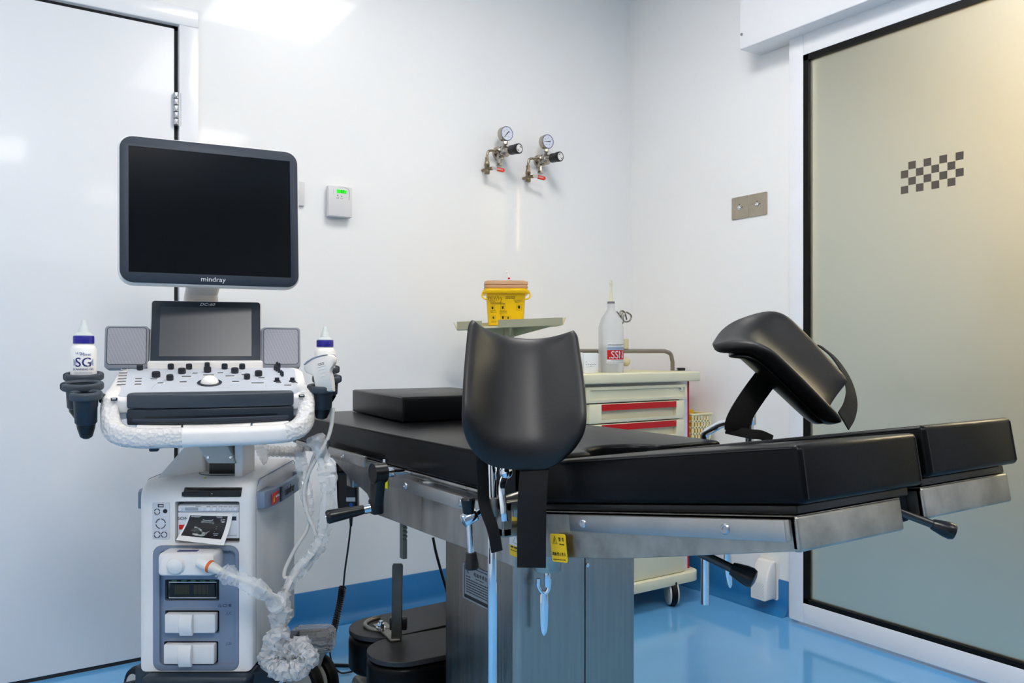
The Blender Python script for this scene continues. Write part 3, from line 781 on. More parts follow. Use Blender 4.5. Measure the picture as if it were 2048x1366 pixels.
# open socket in the second bay
a, b = bf(336, 1166), bf(431, 1197)
sk = MB(Mb).tube([(a.x, .006, a.z), (b.x, .006, a.z), (b.x, .006, b.z), (a.x, .006, b.z)], .0016, 8, closed=True)
sk = sk.build('socket_frame', M_ALU, um, label='bare metal socket in the second bay')
MB(Mb).bb((a.x+.004, .007, b.z+.002), (b.x-.004, .0155, a.z-.004)).build('socket', M_BLACKP, sk)
k = MB(Mb); k2 = MB(Mb)
for side in (0, 1):
    for i in range(11):
        for j in range(8):
            k.box((a.x+.014+side*.044+i*.0031, .0066, a.z-.008-j*.0026), (.0009, .0006, .0009))
for i in range(5): k2.box((a.x+.012+i*.022, .008, a.z+.003), (.012, .004, .0035))
k.build('contact_pins', mat('brass_pins', '#a58e4b', .4, metal=.8), sk); k2.build('contact_clips', mat('green_clip', '#2c6a4b', .4), sk)
# tiny marks on the panel
k = MB(Mb)
for u, v in ((451, 1105), (453, 1168), (452, 1229), (452, 1290)):
    p = bf(u, v); k.tube([(p.x-.003, .0076, p.z-.003), (p.x+.003, .0076, p.z-.003), (p.x, .0076, p.z+.003)], .0004, 5, closed=True)
p = bf(437, 1213)
k.tube([(p.x-.004, .0076, p.z-.003), (p.x+.004, .0076, p.z-.003), (p.x, .0076, p.z+.004)], .0005, 5, closed=True)
k.tube([(p.x+.012+.005*math.cos(q), .0076, p.z+.003*math.sin(q)) for q in [2*PI*i/12 for i in range(12)]], .0005, 5, closed=True)
k.bb((p.x+.021, .0072, p.z-.003), (p.x+.027, .0076, p.z+.003))
k.build('panel_marks', mat('slate_print', '#3f4a5a', .5), cpn)
text([(c, bf(u, v).x, bf(u, v).z, .008) for c, u, v in (('A', 457, 1105), ('B', 459, 1168), ('C', 458, 1229), ('D', 458, 1290))], Mb @ frame(V(0, .0078, 0), V(1, 0, 0), V(0, 0, 1), V(0, -1, 0)), 1, 'bay_letters', MATS['slate_print'], cpn, ext=.0002)
# optical drive
a, b = bf(368, 980), bf(481, 993)
dr = MB(Mb).bb((a.x, -.003, b.z), (b.x, .02, a.z), .001, 1).bb((a.x-.004, -.004, b.z+.001), (a.x+.06, .0, a.z-.004), .001, 1).build('disc_drive', M_BLACKP, um, label='black disc drive slot')
p = bf(425, 987); MB(Mb).box((p.x, -.0035, p.z), (.0025, .001, .0015)).build('indicator', M_INKW, dr)
# side port panel
pts, dv = rr(Mb, 305, 1005, 340, 1078, .003, -.0015, .004)
pt = MB(Mb).prism(pts, dv, .0005, 1).build('port_panel', mat('port_grey', '#d4d6db', .45, var=.01), um)
k = MB(Mb)
def arcs(u, v, r):
    p = bf(u, v)
    for j in range(4): k.tube([(p.x+r*math.cos(q), -.002, p.z+r*math.sin(q)) for q in [PI/2*j+.15+(PI/2-.3)*i/8 for i in range(9)]], .0009, 5)
arcs(315, 1023, .0062); arcs(322, 1047, .011); arcs(315, 1069, .007); arcs(329, 1069, .0064)
p = bf(331, 1022); k.cyl((p.x, -.0025, p.z), (p.x, 0, p.z), .005, seg=16)
p = bf(322, 1011); k.box((p.x, -.002, p.z), (.013, .001, .007))
k.build('port_marks', M_INK, pt); MB(Mb).box((p.x+.001, -.003, p.z), (.009, .001, .003)).build('usb_tongue', M_INKW, pt)
# carrying handles
def side_handle(x0, s):
    y0, y1, z0, z1, o_ = .03, bd-.012, .622, .663, .03*s
    pts = [(x0-.003*s, y0, 0), (x0+o_*.55, y0+.004, 0), (x0+o_, y0+.04, 0), (x0+o_*1.15, (y0+y1)/2, 0), (x0+o_*1.05, y1-.04, 0), (x0+o_*.8, y1, 0), (x0-.003*s, y1+.004, 0),
           (x0-.003*s, y1-.02, 0), (x0+o_*.45, y1-.025, 0), (x0+o_*.6, y1-.05, 0), (x0+o_*.7, (y0+y1)/2, 0), (x0+o_*.55, y0+.09, 0), (x0-.003*s, y0+.075, 0)]
    return MB(Mb).prism([(x, y, z0) for x, y, _ in pts], (0, 0, z1-z0), .003, 2).build('side_handle', M_UG, um, label='slate carrying handle')
hr = side_handle(bw1, 1); side_handle(bw0, -1)
xh = bw1+.033
MB(Mb).bb((xh-.0066, .108, .625), (xh+.0015, .124, .660), .001).build('handle_notch', M_UD, hr)
st = MB(Mb).bb((xh-.0035, .05, .627), (xh-.0015, .104, .655), .0004).build('sticker', mat('red_sticker', '#cf1f22', .45, var=.02), hr, label='red no lifting sticker')
Mt = Mb @ frame(V(xh-.001, .082, .642), V(0, 1, 0), V(0, 0, 1), V(1, 0, 0))
text('No lifting', Mt @ T(.006, .002, 0), .0085, 'lettering', M_INKW, st)
MB(Mt).prism([(-.028, -.008, 0), (-.018, -.008, 0), (-.023, .006, 0)], (0, 0, .0004)).build('triangle', M_YEL, st)
text('mindray', Mb @ frame(V(xh+.0022, .185, .643), V(0, 1, 0), V(0, 0, 1), V(1, 0, 0)), .03, 'lettering', M_INK, hr, sx=.9)
# ---- base with castors
bs = MB(Mb)
a, b = bf(292, 1346), bf(504, 1372)
bs.bb((a.x, -.03, .215), (b.x, .06, .25), .012, 3)
bs.bb((bw0+.02, .05, .17), (bw1-.02, bd-.01, .252), .01)
bs.prism([(bw1-.04, .0, .245), (bw1+.035, .03, .245), (bw1+.03, .3, .245), (bw1-.04, .3, .245)], (0, 0, -.06), .006)
bs.prism([(bw0+.04, .0, .245), (bw0-.03, .05, .245), (bw0-.03, .3, .245), (bw0+.04, .3, .245)], (0, 0, -.06), .006)
bs.build('base', M_UD, um, label='dark navy base')
M_GREYC = mat('castor_grey', '#c9c8c2', .45, var=.02)
def castor(c, yaw, r=.074, twin=True, parent=um, name='castor', w=.03, top=.19, capm=None):
    M = T(c.x, c.y, 0) @ rotz(yaw)
    f = MB(M).loft([[(x*s+ox, y*s2, z) for x, y in rrect(.05, .05, .02, 4)] for z, s, s2, ox in ((r+.03, .5, .5, .0), (r*1.5, .75, .6, .01), (r*2+.0, .9, .7, .02), (r*2+.02, 1.0, .9, .03), (top, .8, .8, .03))]).bb((-.012, -.012, r-.02), (.012, .012, r*1.6), .004).build(name, M_GREYC, parent)
    for s in (-1, 1):
        wy = s*.026
        wh = MB(M).lathe([(0, -w/2), (r*.75, -w/2), (r*.78, -w/2-.001), (r*.93, -w/2), (r, -w*.2), (r, w*.2), (r*.93, w/2), (r*.78, w/2+.001), (r*.75, w/2), (0, w/2)], (0, wy, r), (0, 1, 0), 36).build('wheel', M_RUBBER, f)
        MB(M).lathe([(0, -w/2-.004), (r*.5, -w/2-.0035), (r*.76, -w/2-.0005), (r*.76, w/2+.0005), (r*.5, w/2+.0035), (0, w/2+.004)], (0, wy, r), (0, 1, 0), 36).build('hub_cap', M_GREYC, wh)
    return f
def at(u, z): 
    p = pz(u, 697, z); return V(p.x, p.y, 0)
cR = castor(at(622, 2.28), -70); cL = castor(at(300, 2.22), -75)
castor(at(340, 1.98), -80); castor(at(520, 2.0), 60)
# wrapped pedal block over the rear castor, brake tab at the left
pk_ = at(626, 2.26); Mk = T(pk_.x, pk_.y, 0) @ rotz(-25)
pd = MB(Mk).box((0, 0, .196), (.105, .07, .05), .016, 4).build('pedal_block', mat('foam_charcoal', '#23282e', .7, var=.25, vscale=40, bump=.5, bscale=90), um, label='dark block over the rear castor wrapped in film')
random.seed(3)
w_ = MB(Mk).box((0, 0, .199), (.122, .085, .066), .024, 4)
bmesh.ops.subdivide_edges(w_.bm, edges=w_.bm.edges[:], cuts=2, use_grid_fill=True)
for v in w_.bm.verts: v.co += Vector((random.uniform(-1, 1), random.uniform(-1, 1), random.uniform(-1, 1)))*.0022
w_.build('plastic_film', M_FILM2, pd, ang=10)
q = at(262, 2.16); MB(T(q.x, q.y, 0)).box((0, 0, .112), (.05, .022, .022), .006).build('brake_tab', M_UD, um)

# ---- column and arm between cabinet and console
nk = MB(Mb)
a = bf(480, 950, .10); b = bf(497, 870, .10)
nk.bb((a.x, .06, bz1-.004), (b.x, .15, .80), .003)
a2 = bf(404, 950, .14)
nk.bb((bf(405, 900, .14).x, .14, bz1-.004), (a.x+.002, .19, .80), .003)
nk.build('lift_column', M_UW, um)
MB(Mb).bb((bf(418, 920, .1).x, .100, bz1-.003), (a.x-.001, .135, bz1+.035), .002).build('column_gap', M_BLACKP, um)
ar = MB(Mb)
p = [bf(404, 894, .07), bf(458, 894, .07), bf(476, 925, .07), bf(420, 925, .07)]
ar.prism([(q.x, .055, q.z) for q in (p[0]+V(0, 0, .05)-V(.03, 0, 0), p[1]+V(-.02, 0, .05), p[2], p[3])], (0, .045, 0), .002)
arm = ar.build('lift_arm', mat('arm_grey', '#c8c5c0', .45, var=.02), um)
for u, v in ((416, 915), (461, 915)):
    q = bf(u, v, .054); MB(Mb).lathe([(0, .002), (.003, .002), (.0045, 0), (0, 0)], (q.x, .055, q.z), (0, -1, 0), 12).build('screw', M_CHROME, arm)
# sloping shroud rising behind the arm
sh_ = MB(Mb)
zt0 = (0, 0, bz1+.003)
P1 = onplane(Mb, 314, 957, zt0, (0, 0, 1)); P2 = onplane(Mb, 404, 944, zt0, (0, 0, 1)); P3 = bf(404, 876, P2.y)
sh_.prism([P1, P2, P3+V(0, 0, .02), P3+V(-.006, 0, .02)], (.012, .05, 0), .004)
sh_.build('arm_shroud', mat('shroud_sheet', '#f7f8f9', .6, var=0, trans=.6, ior=1.1), um, label='thin white sheet sloping up behind the arm')
# film-wrapped rear push bar seen under the console
rb = MB(Mb).cyl(bf(538, 902, .42), bf(606, 904, .42), .0125, seg=18, bev=.003).build('rear_bar', mat('bar_cream', '#d9d5cb', .5, var=.1, vscale=30), um, label='cream rear bar wrapped in film')
pp_ = spline([bf(u, v, .42) for u, v in ((536, 902), (560, 903), (585, 904), (608, 904))], 8)
MB(Mb).tube(pp_, [.0155+.002*math.sin(i*2.2) for i in range(len(pp_))], 12).build('plastic_film', M_FILM2, rb, ang=10)

# ---- console
cons = MB(Mc)
# loop handle: rounded bar running round the front
hz_ = .815
cl_ = [V(-.165, .26, .862), V(-.203, .16, .862), V(-.211, .10, .855), V(-.209, .055, .838), V(-.190, .026, .818), V(-.150, .018, .808), V(-.06, .017, .806), V(.05, .017, .806), V(.146, .018, .808), V(.184, .026, .818), V(.203, .055, .838), V(.205, .10, .855), V(.197, .16, .862), V(.16, .26, .862)]
pts = spline(cl_, 6)
t_ = bmesh.new(); rings = []
for i, p in enumerate(pts):
    d_ = (pts[min(i+1, len(pts)-1)]-pts[max(i-1, 0)]).normalized(); s_ = d_.cross(UP).normalized(); u_ = s_.cross(d_)
    hh_ = .042+.034*min(1, max(0, (p.y-.04)/.06)); rings.append([p+s_*x+u_*(y+(hh_-.042)*.4) for x, y in rrect(.036, hh_, .014, 4)])
cons.loft(rings)
handle = cons.build('console_handle', M_UW, um)
# film round both ends of the handle
def wrap(i0, i1, seed):
    rnd = random.Random(seed); R = []
    for i in range(i0, i1):
        p = pts[i]; d_ = (pts[i+1]-pts[i-1]).normalized(); s_ = d_.cross(UP).normalized(); u_ = s_.cross(d_)
        hh_ = .042+.034*min(1, max(0, (p.y-.04)/.06)); R.append([p+s_*(x*(1+rnd.uniform(0, .03)))+u_*(y*(1+rnd.uniform(0, .03))+(hh_-.042)*.4) for x, y in rrect(.0375, hh_+.0016, .0145, 4)])
    MB(Mc).loft(R, caps=False).build('plastic_film', M_FILM2, handle, ang=70, label='clear protective film wound round the handle')
wrap(14, 37, 1); wrap(49, 66, 2)
# underside deck of the handle
dk = MB(Mc).prism([(-.18, .085, .838), (.175, .085, .838), (.185, .27, .86), (-.19, .27, .86)], (0, 0, .012), .003)
dk.bb((-.165, .10, .80), (.16, .25, .84), .01)
dk.build('console_deck', M_UW, um)
MB(Mc).bb((-.13, .035, .775), (-.11, .06, .80), .004).bb((-.145, .05, .79), (-.05, .16, .80), .003).build('deck_foot', M_UD, um)
# slate struts at both ends of the hand opening
for s, x in ((-1, -.178), (1, .172)):
    MB(Mc).prism([(x, .075, .845), (x, .065, .868), (x, .085, .885), (x, .17, .885), (x, .17, .845)], (s*.02, 0, 0), .003).build('strut', M_KEY, um)
# key deck
slope = math.atan2(.053, .20)
Mk = Mc @ T(-.004, .08, .895) @ Matrix.Rotation(slope, 4, 'X')          # x right, y up the panel, z out of it
ol = [(-.222, .0), (-.214, -.018), (-.19, -.024), (.186, -.024), (.21, -.018), (.218, .0), (.214, .185), (.205, .212), (.19, .222), (-.194, .222), (-.21, .212), (-.218, .185)]
kd = MB(Mk).prism([(x, y, -.034) for x, y in ol], (0, 0, .034), .007, 3)
kd.build('key_deck', M_UW, um)
kp = MB(Mk).prism([(x, y, -.001) for x, y in [(-.196, .008), (-.19, -.002), (-.178, -.006), (.172, -.006), (.186, -.002), (.192, .008), (.194, .194), (.186, .208), (.17, .213), (-.176, .213), (-.192, .208), (-.199, .194)]], (0, 0, .0022), .0006, 1).build('key_panel', M_KEY, um, label='pale grey control panel')
def kpt(u, v):
    return onplane(Mk, u, v, (0, 0, .0012), (0, 0, 1))
zx = lambda x, y: (110+x*.2832, 590+y*.2832)
M_KNOB = mat('knob_navy', '#20262e', .4, var=.05)
for x, y, r in ((600, 534, .0075), (818, 528, .0075), (947, 528, .0075), (1075, 518, .0065), (1198, 527, .0075), (1322, 527, .0075), (714, 584, .0098), (897, 559, .0093), (1077, 550, .009), (1270, 556, .0092), (1437, 576, .0092), (812, 606, .0082), (1356, 599, .0074)):
    p = kpt(*zx(x, y-6))
    MB(Mk).lathe([(0, 0), (r*.92, 0), (r*.98, .002), (r, .009), (r*.9, .0125), (0, .0128)], (p.x, p.y, .001), (0, 0, 1), 20).build('control_knob', M_KNOB, um)
# slider row and toggles
for i, (x, y) in enumerate(((1562, 492), (1552, 508), (1578, 500), (1560, 524), (1548, 516), (1576, 534), (1592, 552), (1600, 560))):
    p = kpt(*zx(x+6, y+14)); MB(Mk).lathe([(0, 0), (.003, 0), (.0036, .006), (.0028, .012), (0, .014)], (p.x, p.y, .001), (0, 0, 1), 12).build('slider_cap', M_KNOB, um)
for x, y in ((1568, 610), (1676, 610)):
    p = kpt(*zx(x, y)); MB(Mk).box((p.x, p.y, .005), (.011, .006, .012), .002).box((p.x, p.y, .0015), (.016, .010, .003), .001).build('toggle', M_KNOB, um)
# oval keys
for x, y, w in ((490, 526, 18), (482, 554, 30), (478, 574, 30), (476, 594, 30), (472, 614, 30), (468, 635, 30), (590, 594, 24), (588, 613, 24), (586, 633, 24), (698, 596, 24), (745, 624, 22), (988, 555, 20), (1168, 553, 22), (928, 578, 34), (1236, 575, 34), (1085, 568, 40), (1340, 566, 26), (1458, 588, 24), (1430, 624, 46), (1580, 622, 22), (1690, 620, 22), (1644, 640, 28), (905, 617, 26), (1275, 614, 26)):
    p = kpt(*zx(x, y)); hw = w*.2832*1.19e-3*.95
    k_ = MB(Mk).prism([(p.x+a_, p.y+b_, .001) for a_, b_ in rrect(hw*2+.004, .0085, .004, 4)], (0, 0, .0012), .0003, 1).build('key', M_UW, um)
    MB(Mk).prism([(p.x+a_, p.y+b_, .0021) for a_, b_ in rrect(hw*2, .0052, .0025, 4)], (0, 0, .0007)).build('key_face', M_UD, k_)
p = kpt(*zx(1092, 622))
tr_ = MB(Mk).lathe([(.021, .0012), (.027, .0012), (.028, .003), (.026, .0045), (.021, .004), (.021, .0012)], (p.x, p.y, 0), (0, 0, 1), 36).build('trackball_ring', M_UD, um)
MB(Mk).sphere((p.x, p.y, -.001), .0212, seg=32).build('trackball', mat('ball_white', '#f4f2ee', .25, var=0), tr_)
k = MB(Mk)
def inkline(*zz): 
    k.tube([tuple(kpt(*zx(x, y)))[:2]+(.0013,) for x, y in zz], .0003, 5)
inkline((683, 664), (690, 648), (710, 632), (745, 617), (800, 608)); inkline((733, 520), (733, 528)); inkline((1490, 652), (1490, 630))
k.build('panel_lines', M_SPK, kp)
# usb sockets at both front corners
for x, y in ((417, 736), (1742, 713)):
    q = cf(*zx(x, y), .055); u_ = MB(Mc).box((q.x, .056, q.z), (.013, .006, .0065), .0008).build('usb_socket', M_BLACKP, um); MB(Mc).box((q.x, .0525, q.z+.001), (.0085, .001, .0022)).build('usb_tongue', M_INKW, u_)
# palm rest and keyboard drawer
pr = MB(Mc)
arc = lambda x: .022*(1-(x/.176)**2)
xs = [-.176+.352*i/20 for i in range(21)]
pr.prism([(x, .055-arc(x), .868) for x in xs]+[(.176, .09, .868), (.165, .1, .868), (-.165, .1, .868), (-.176, .09, .868)], (0, 0, .034), .006, 3)
pr.build('palm_rest', mat('palm_navy', '#39414b', .38, var=.05), um)
dw = MB(Mc).prism([(x, .060-arc(x), .832) for x in xs]+[(.176, .17, .832), (-.176, .17, .832)], (0, 0, .0355), .004, 2).build('keyboard_drawer', M_UD, um)
MB(Mc).prism([(x*.94, .056-arc(x), .838) for x in xs]+[(.16, .08, .838), (-.16, .08, .838)], (0, 0, .0085), .002, 2).build('drawer_pull', M_BEZ, dw)
MB(Mc).prism([(x*.96, .0588-arc(x), .8475) for x in xs]+[(.16, .08, .8475), (-.16, .08, .8475)], (0, 0, .004)).build('drawer_gap', M_BLACKP, dw)
# papers lying over the hand opening
M_PAP = mat('paper', '#f1f0ee', .6, var=.01)
MB(Mc).prism([(-.06, .025, .818), (.08, .025, .818), (.085, .09, .836), (-.065, .09, .836)], (0, 0, .008), .002).build('centre_web', M_UW, um)
for xa, xb in ((-.155, -.065), (.085, .165)): MB(Mc).prism([(xa, .030, .826), (xb, .030, .826), (xb, .075, .834), (xa, .075, .834)], (0, 0, .002)).build('foam_sheet', M_PAP, um)

# ---- touch screen, speakers
ts0, ts1 = cf(300, 725, .305), cf(521, 723, .305)
tz = ts0.z; w = ts1.x-ts0.x
tilt = math.radians(18)
Mts = Mc @ T((ts0.x+ts1.x)/2, .303, tz) @ Matrix.Rotation(PI/2-tilt, 4, 'X')     # x right, y up the screen, z towards the viewer
hts = .164
tsb = MB(Mts).prism([(x, y+hts/2, -.03) for x, y in rrect(w+.006, hts+.006, .008)], (0, 0, .026), .004, 3).build('touch_housing', M_UW, um)
tf = MB(Mts).prism([(x, y+hts/2, -.005) for x, y in rrect(w, hts, .007)], (0, 0, .005), .001, 2).build('touch_bezel', M_UD, um)
MB(Mts).bb((-w/2+.02, .016, -.001), (w/2-.022, hts-.016, .0004)).build('touch_screen', M_SCR2, tf, label='grey glass of the small screen')
text('DC-60', Mts @ T(0, hts-.0085, .0004), .0105, 'lettering', M_INKW, tf, shear=.3, sx=1.25)
MB(Mc).bb((ts0.x-.006, .296, .925), (ts1.x+.006, .35, tz+.004), .006).build('screen_foot', M_UW, um)
def speaker(u0, u1, v0, v1, label):
    a, b = cf(u0, v1, .305), cf(u1, v0, .305)
    M = Mc @ T((a.x+b.x)/2, .305, a.z) @ Matrix.Rotation(PI/2-math.radians(8), 4, 'X'); w, h = b.x-a.x, b.z-a.z
    s = MB(M).prism([(x, y+h/2, -.04) for x, y in rrect(w, h, .009)], (0, 0, .042), .003, 2).build('speaker', M_SPK, um, label=label)
    g_ = MB(M).prism([(x, y+h/2+.003, .0015) for x, y in rrect(w-.012, h-.016, .007)], (0, 0, .001), .0003, 1)
    gm = bpy.data.materials.get('speaker_mesh')
    if not gm:
        gm = bpy.data.materials.new('speaker_mesh'); gm.use_nodes = True; N = gm.node_tree.nodes; L = gm.node_tree.links
        tc = N.new('ShaderNodeTexCoord'); vo = N.new('ShaderNodeTexVoronoi'); vo.inputs['Scale'].default_value = 420; vo.inputs['Randomness'].default_value = .1
        rp_ = N.new('ShaderNodeValToRGB'); rp_.color_ramp.elements[0].color = lin('#777b85'); rp_.color_ramp.elements[1].color = lin('#a5a7b0'); rp_.color_ramp.elements[0].position = .15; rp_.color_ramp.elements[1].position = .45
        L.new(tc.outputs['Object'], vo.inputs['Vector']); L.new(vo.outputs[0], rp_.inputs[0]); L.new(rp_.outputs[0], N['Principled BSDF'].inputs['Base Color']); N['Principled BSDF'].inputs['Roughness'].default_value = .5
    g_.build('speaker_grille', gm, s)
    MB(M).tube([(x, y+h/2+.003, .002) for x, y in rrect(w-.011, h-.015, .0075)], .0008, 6, closed=True).build('grille_edge', M_UD, s)
speaker(208, 297, 651, 738, 'left loudspeaker'); speaker(523, 601, 654, 737, 'right loudspeaker')

# ---- monitor on its neck
A_ = RT*math.cos(math.radians(26.1))+FW*math.sin(math.radians(26.1)); B_ = -RT*math.sin(math.radians(26.1))+FW*math.cos(math.radians(26.1))
tl_ = math.radians(3.5)
Um = UP*math.cos(tl_)+B_*math.sin(tl_)
scr_c = pz(258, 417, 1.95)+A_*.188
Mm = frame(scr_c, A_, Um, A_.cross(Um))
msh = MB(Mm)
msh.prism([(x, y, -.04) for x, y in rrect(.425, .360, .034, 6)], (0, 0, .036), .006, 3)
msh.prism([(x, y, -.075) for x, y in rrect(.30, .24, .05, 6)], (0, 0, .04), .015, 3)
msh.build('monitor_shell', M_UW, um, label='white monitor back shell')
mz = MB(Mm).prism([(x, y, -.006) for x, y in rrect(.417, .352, .030, 6)], (0, 0, .008), .0025, 2).build('monitor_bezel', M_BEZ, um)
cut(mz, [MB(Mm).box((0, 0, .003), (.378, .303, .006))])
MB(Mm).box((0, 0, .0), (.378, .303, .001)).build('monitor_screen', M_SCR, mz, label='black glossy screen')
text('mindray', Mm @ T(.0, -.1635, .0022), .017, 'lettering', M_INKW, mz, sx=1.05)
nb = pz(402, 590, 2.17)
nk_ = MB()
def nring(z, w, d, c_): return [V(c_.x, c_.y, z)+A_*x+B_*y for x, y in rrect(w, d, .014, 3)]
nt_ = scr_c+B_*.095
nk_.loft([nring(1.30, .12, .03, nt_), nring(1.25, .11, .036, nt_), nring(1.19, .084, .036, nt_.lerp(nb, .4)), nring(1.14, .082, .036, nb), nring(1.10, .094, .038, nb), nring(1.02, .11, .05, nb), nring(.93, .13, .06, nb)])
nk_.build('monitor_neck', mat('neck_grey', '#d5d1cc', .45, var=.02), um)
MB(Mc).bb((-.12, .30, .90), (.08, .42, .945), .012).build('neck_base', M_UW, um)

# ---- probe and bottle holders
def holder(a, b, c, ro, ri, slot=True, cup=0, label=None):
    M = Mc @ T(a, b, c) @ Matrix.Rotation(math.radians(7), 4, 'X'); n = 30; g0 = math.radians(200) if a < 0 else math.radians(-20)
    R = []
    for i in range(n+1):
        q = g0+math.radians(10)+math.radians(340)*i/n
        d_ = V(math.cos(q), math.sin(q), 0)
        R.append([d_*((ro+ri)/2+x)+V(0, 0, y) for x, y in rrect(ro-ri, .017, .005, 3)])
    rg = MB(M).loft(R).build('holder_ring', M_UD2, um, label=label)
    if cup:
        MB(M).lathe([(ri-.002, .004), (ri+.003, .002), (ri+.001, -cup*.62), (ri-.002, -cup*.66), (ri-.004, -cup*.66), (ri-.0035, -.0)], (0, 0, 0), (0, 0, 1), 30).build('holder_cup', M_UD, rg)
        MB(M).lathe([(ri-.002, -cup*.64), (ri-.003, -cup*.75), (ri*.6, -cup*.95), (ri*.3, -cup), (0, -cup*1.01)], (0, 0, 0), (0, 0, 1), 30).build('cup_tip', M_BLACKP, rg)
    return rg
M_UD2 = mat('holder_slate', '#3b444e', .55, var=.05)
holder(-.284, .195, .936, .042, .031); holder(-.274, .118, .917, .0435, .03, cup=.075); holder(-.258, .060, .899, .034, .021, cup=.095)
holder(.270, .312, .945, .038, .0305); holder(.262, .17, .925, .036, .025, cup=.06); holder(.243, .10, .905, .0345, .0235, cup=.075)
hk = MB(Mc).bb((-.236, .08, .880), (-.215, .22, .900), .005).build('holder_arm', M_UD2, um); MB(Mc).bb((.208, .10, .880), (.228, .32, .900), .005).build('holder_arm', M_UD2, um)
hkp = pz(645, 898, 1.98)
MB(frame(hkp, RT, FW, UP)).prism([(-.012, 0, -.02), (.0, 0, -.026), (.012, 0, .0), (.016, 0, .022), (.004, 0, .02), (-.008, 0, .004)], (0, .012, 0), .003).build('cable_hook', M_UD2, um)

# ================================================================= gel bottles
M_CAPB = mat('cap_blue', '#1a1a8c', .35, var=.02)
M_BOT = mat('bottle_white', '#f3f2ef', .35, var=.01)
def gel(a, b, c, label, ang_, r=.0275, grp='gel bottles in the console holders'):
    M = Mc @ T(a, b, c) @ rotz(ang_)
    t = thing('gel_bottle', label, 'gel bottle', M, grp)
    MB(M).lathe([(0, 0), (r-.003, 0), (r, .004), (r, .098), (r-.004, .106), (r*.72, .109), (r*.72, .112), (0, .112)], seg=36).build('bottle_body', M_BOT, t)
    MB(M).lathe([(r*.74, .111), (r*.8, .112), (r*.8, .127), (r*.77, .129), (r*.7, .129)], seg=36).build('cap_ring', M_CAPB, t, label='blue cap ring')
    MB(M).lathe([(r*.75, .128), (r*.75, .131), (r*.45, .137), (r*.33, .150), (r*.24, .153), (r*.22, .162), (r*.14, .165), (0, .165)], seg=24).build('nozzle', mat('nozzle_clear', '#e6eeec', .3, var=.01, trans=.25), t)
    return t, M
def wraptext(items, M, r, name, m, parent):
    """lettering curved round a bottle: x along the circumference"""
    o = text(items, Matrix.Identity(4), 1, name, m, None, ext=.0002)
    for v in o.data.vertices:
        q = v.co.x/r; rr_ = r+.0003+v.co.z; y = v.co.y
        p = M @ Vector((rr_*math.sin(q), -rr_*math.cos(q), y))
        v.co = WM[parent.name].inverted() @ p
    o.parent = parent; WM[o.name] = WM[parent.name].copy(); return o
M_INKB = mat('blue_print', '#2f5aa0', .5, var=.01); M_NAVYP = mat('navy_print', '#1c2470', .5, var=.01); M_GRP = mat('grey_print', '#93a3b8', .5, var=.01)
g1, Mg1 = gel(-.284, .195, .900, 'white gel bottle with blue cap standing in the left console holder', 8)
def gel_print(g, M):
    wraptext([('ULTRA', -.007, .089, .0062), ('PHONIC', .005, .0855, .0062)], M, .0275, 'brand_print', M_INKB, g)
    wraptext([('SG', -.0003, .0675, .030), ('SG', .0003, .0677, .030)], M, .0275, 'lettering', M_NAVYP, g)
    wraptext([('SCANNING GEL', 0, .0525, .0066)], M, .0275, 'lettering', M_NAVYP, g)
    k = MB()
    for s in (-1, 1): k.prism([(s*.014, .068, 0), (s*.022, .077, 0), (s*.022, .059, 0)], (0, 0, .0002))
    o = k.build('arrow_print', M_GRP, None)
    k2 = MB(); lines(k2, Matrix.Identity(4), [(-.019, .019, .046-.0036*i, .0012) for i in range(5)], .0002, 9)
    o2 = k2.build('small_print', M_GRP, None)
    for o_ in (o, o2):
        for v in o_.data.vertices:
            q = v.co.x/.0275; rr_ = .0278+v.co.z
            v.co = WM[g.name].inverted() @ (M @ Vector((rr_*math.sin(q), -rr_*math.cos(q), v.co.y)))
        o_.parent = g; WM[o_.name] = WM[g.name].copy()
gel_print(g1, Mg1)
g2, Mg2 = gel(.270, .312, .893, 'white gel bottle with blue cap behind the hand probe at the right', 55)
gel_print(g2, Mg2)

# ================================================================= hand probe with cable and plug
zpr = 1.945
pr_ = thing('ultrasound_probe', 'light grey curved hand probe in right holder with looped cable and plugged connector', 'probe', T(*pz(650, 790, zpr)))
zq = lambda x, y: pz(580+x*.2198, 620+y*.2198, zpr)
outl = [(135, 495), (165, 465), (210, 437), (255, 420), (300, 409), (350, 403), (395, 410), (418, 432), (422, 462), (412, 495), (388, 525), (378, 560), (390, 600), (400, 650), (406, 740), (330, 750), (245, 740), (232, 660), (222, 610), (210, 590), (185, 582), (150, 566), (132, 535)]
c_ = zq(300, 560)
R = []
for s, dz in ((.90, -.0135), (.97, -.011), (1, -.005), (1, .005), (.97, .011), (.90, .0135)):
    R.append([c_+(zq(*q)-c_)*s+FW*dz for q in outl])
MB().loft(R).build('probe_head', mat('probe_grey', '#dcdad6', .42, var=.015), pr_, ang=50)
ln = [(133, 497), (165, 465), (210, 437), (255, 420), (300, 409), (350, 403), (352, 408), (300, 420), (255, 434), (210, 455), (172, 482), (150, 500)]
MB().prism([zq(*q)-FW*.0145 for q in ln], FW*.029, .001, 1).build('probe_lens', M_UG, pr_, label='slate lens of the probe')
k = MB()
for i, (x, y) in enumerate(((295, 512), (300, 540), (308, 568), (313, 598))):
    w = 40-7*i; k.tube([zq(x-w, y+w*.28)-FW*.0138, zq(x+w, y-w*.28)-FW*.0138], .0008, 6)
k.tube([zq(258, 487)-FW*.0138, zq(322, 467)-FW*.0138], .0008, 6)
k.build('grip_ribs', M_WHITE, pr_)
text('C5-2', frame(zq(295, 492)-FW*.0138, (zq(322, 483)-zq(265, 500)), (zq(290, 470)-zq(297, 500)), -FW), .007, 'lettering', M_UD, pr_)
M_CAB = mat('cable_grey', '#d8d6d0', .45, var=.02)
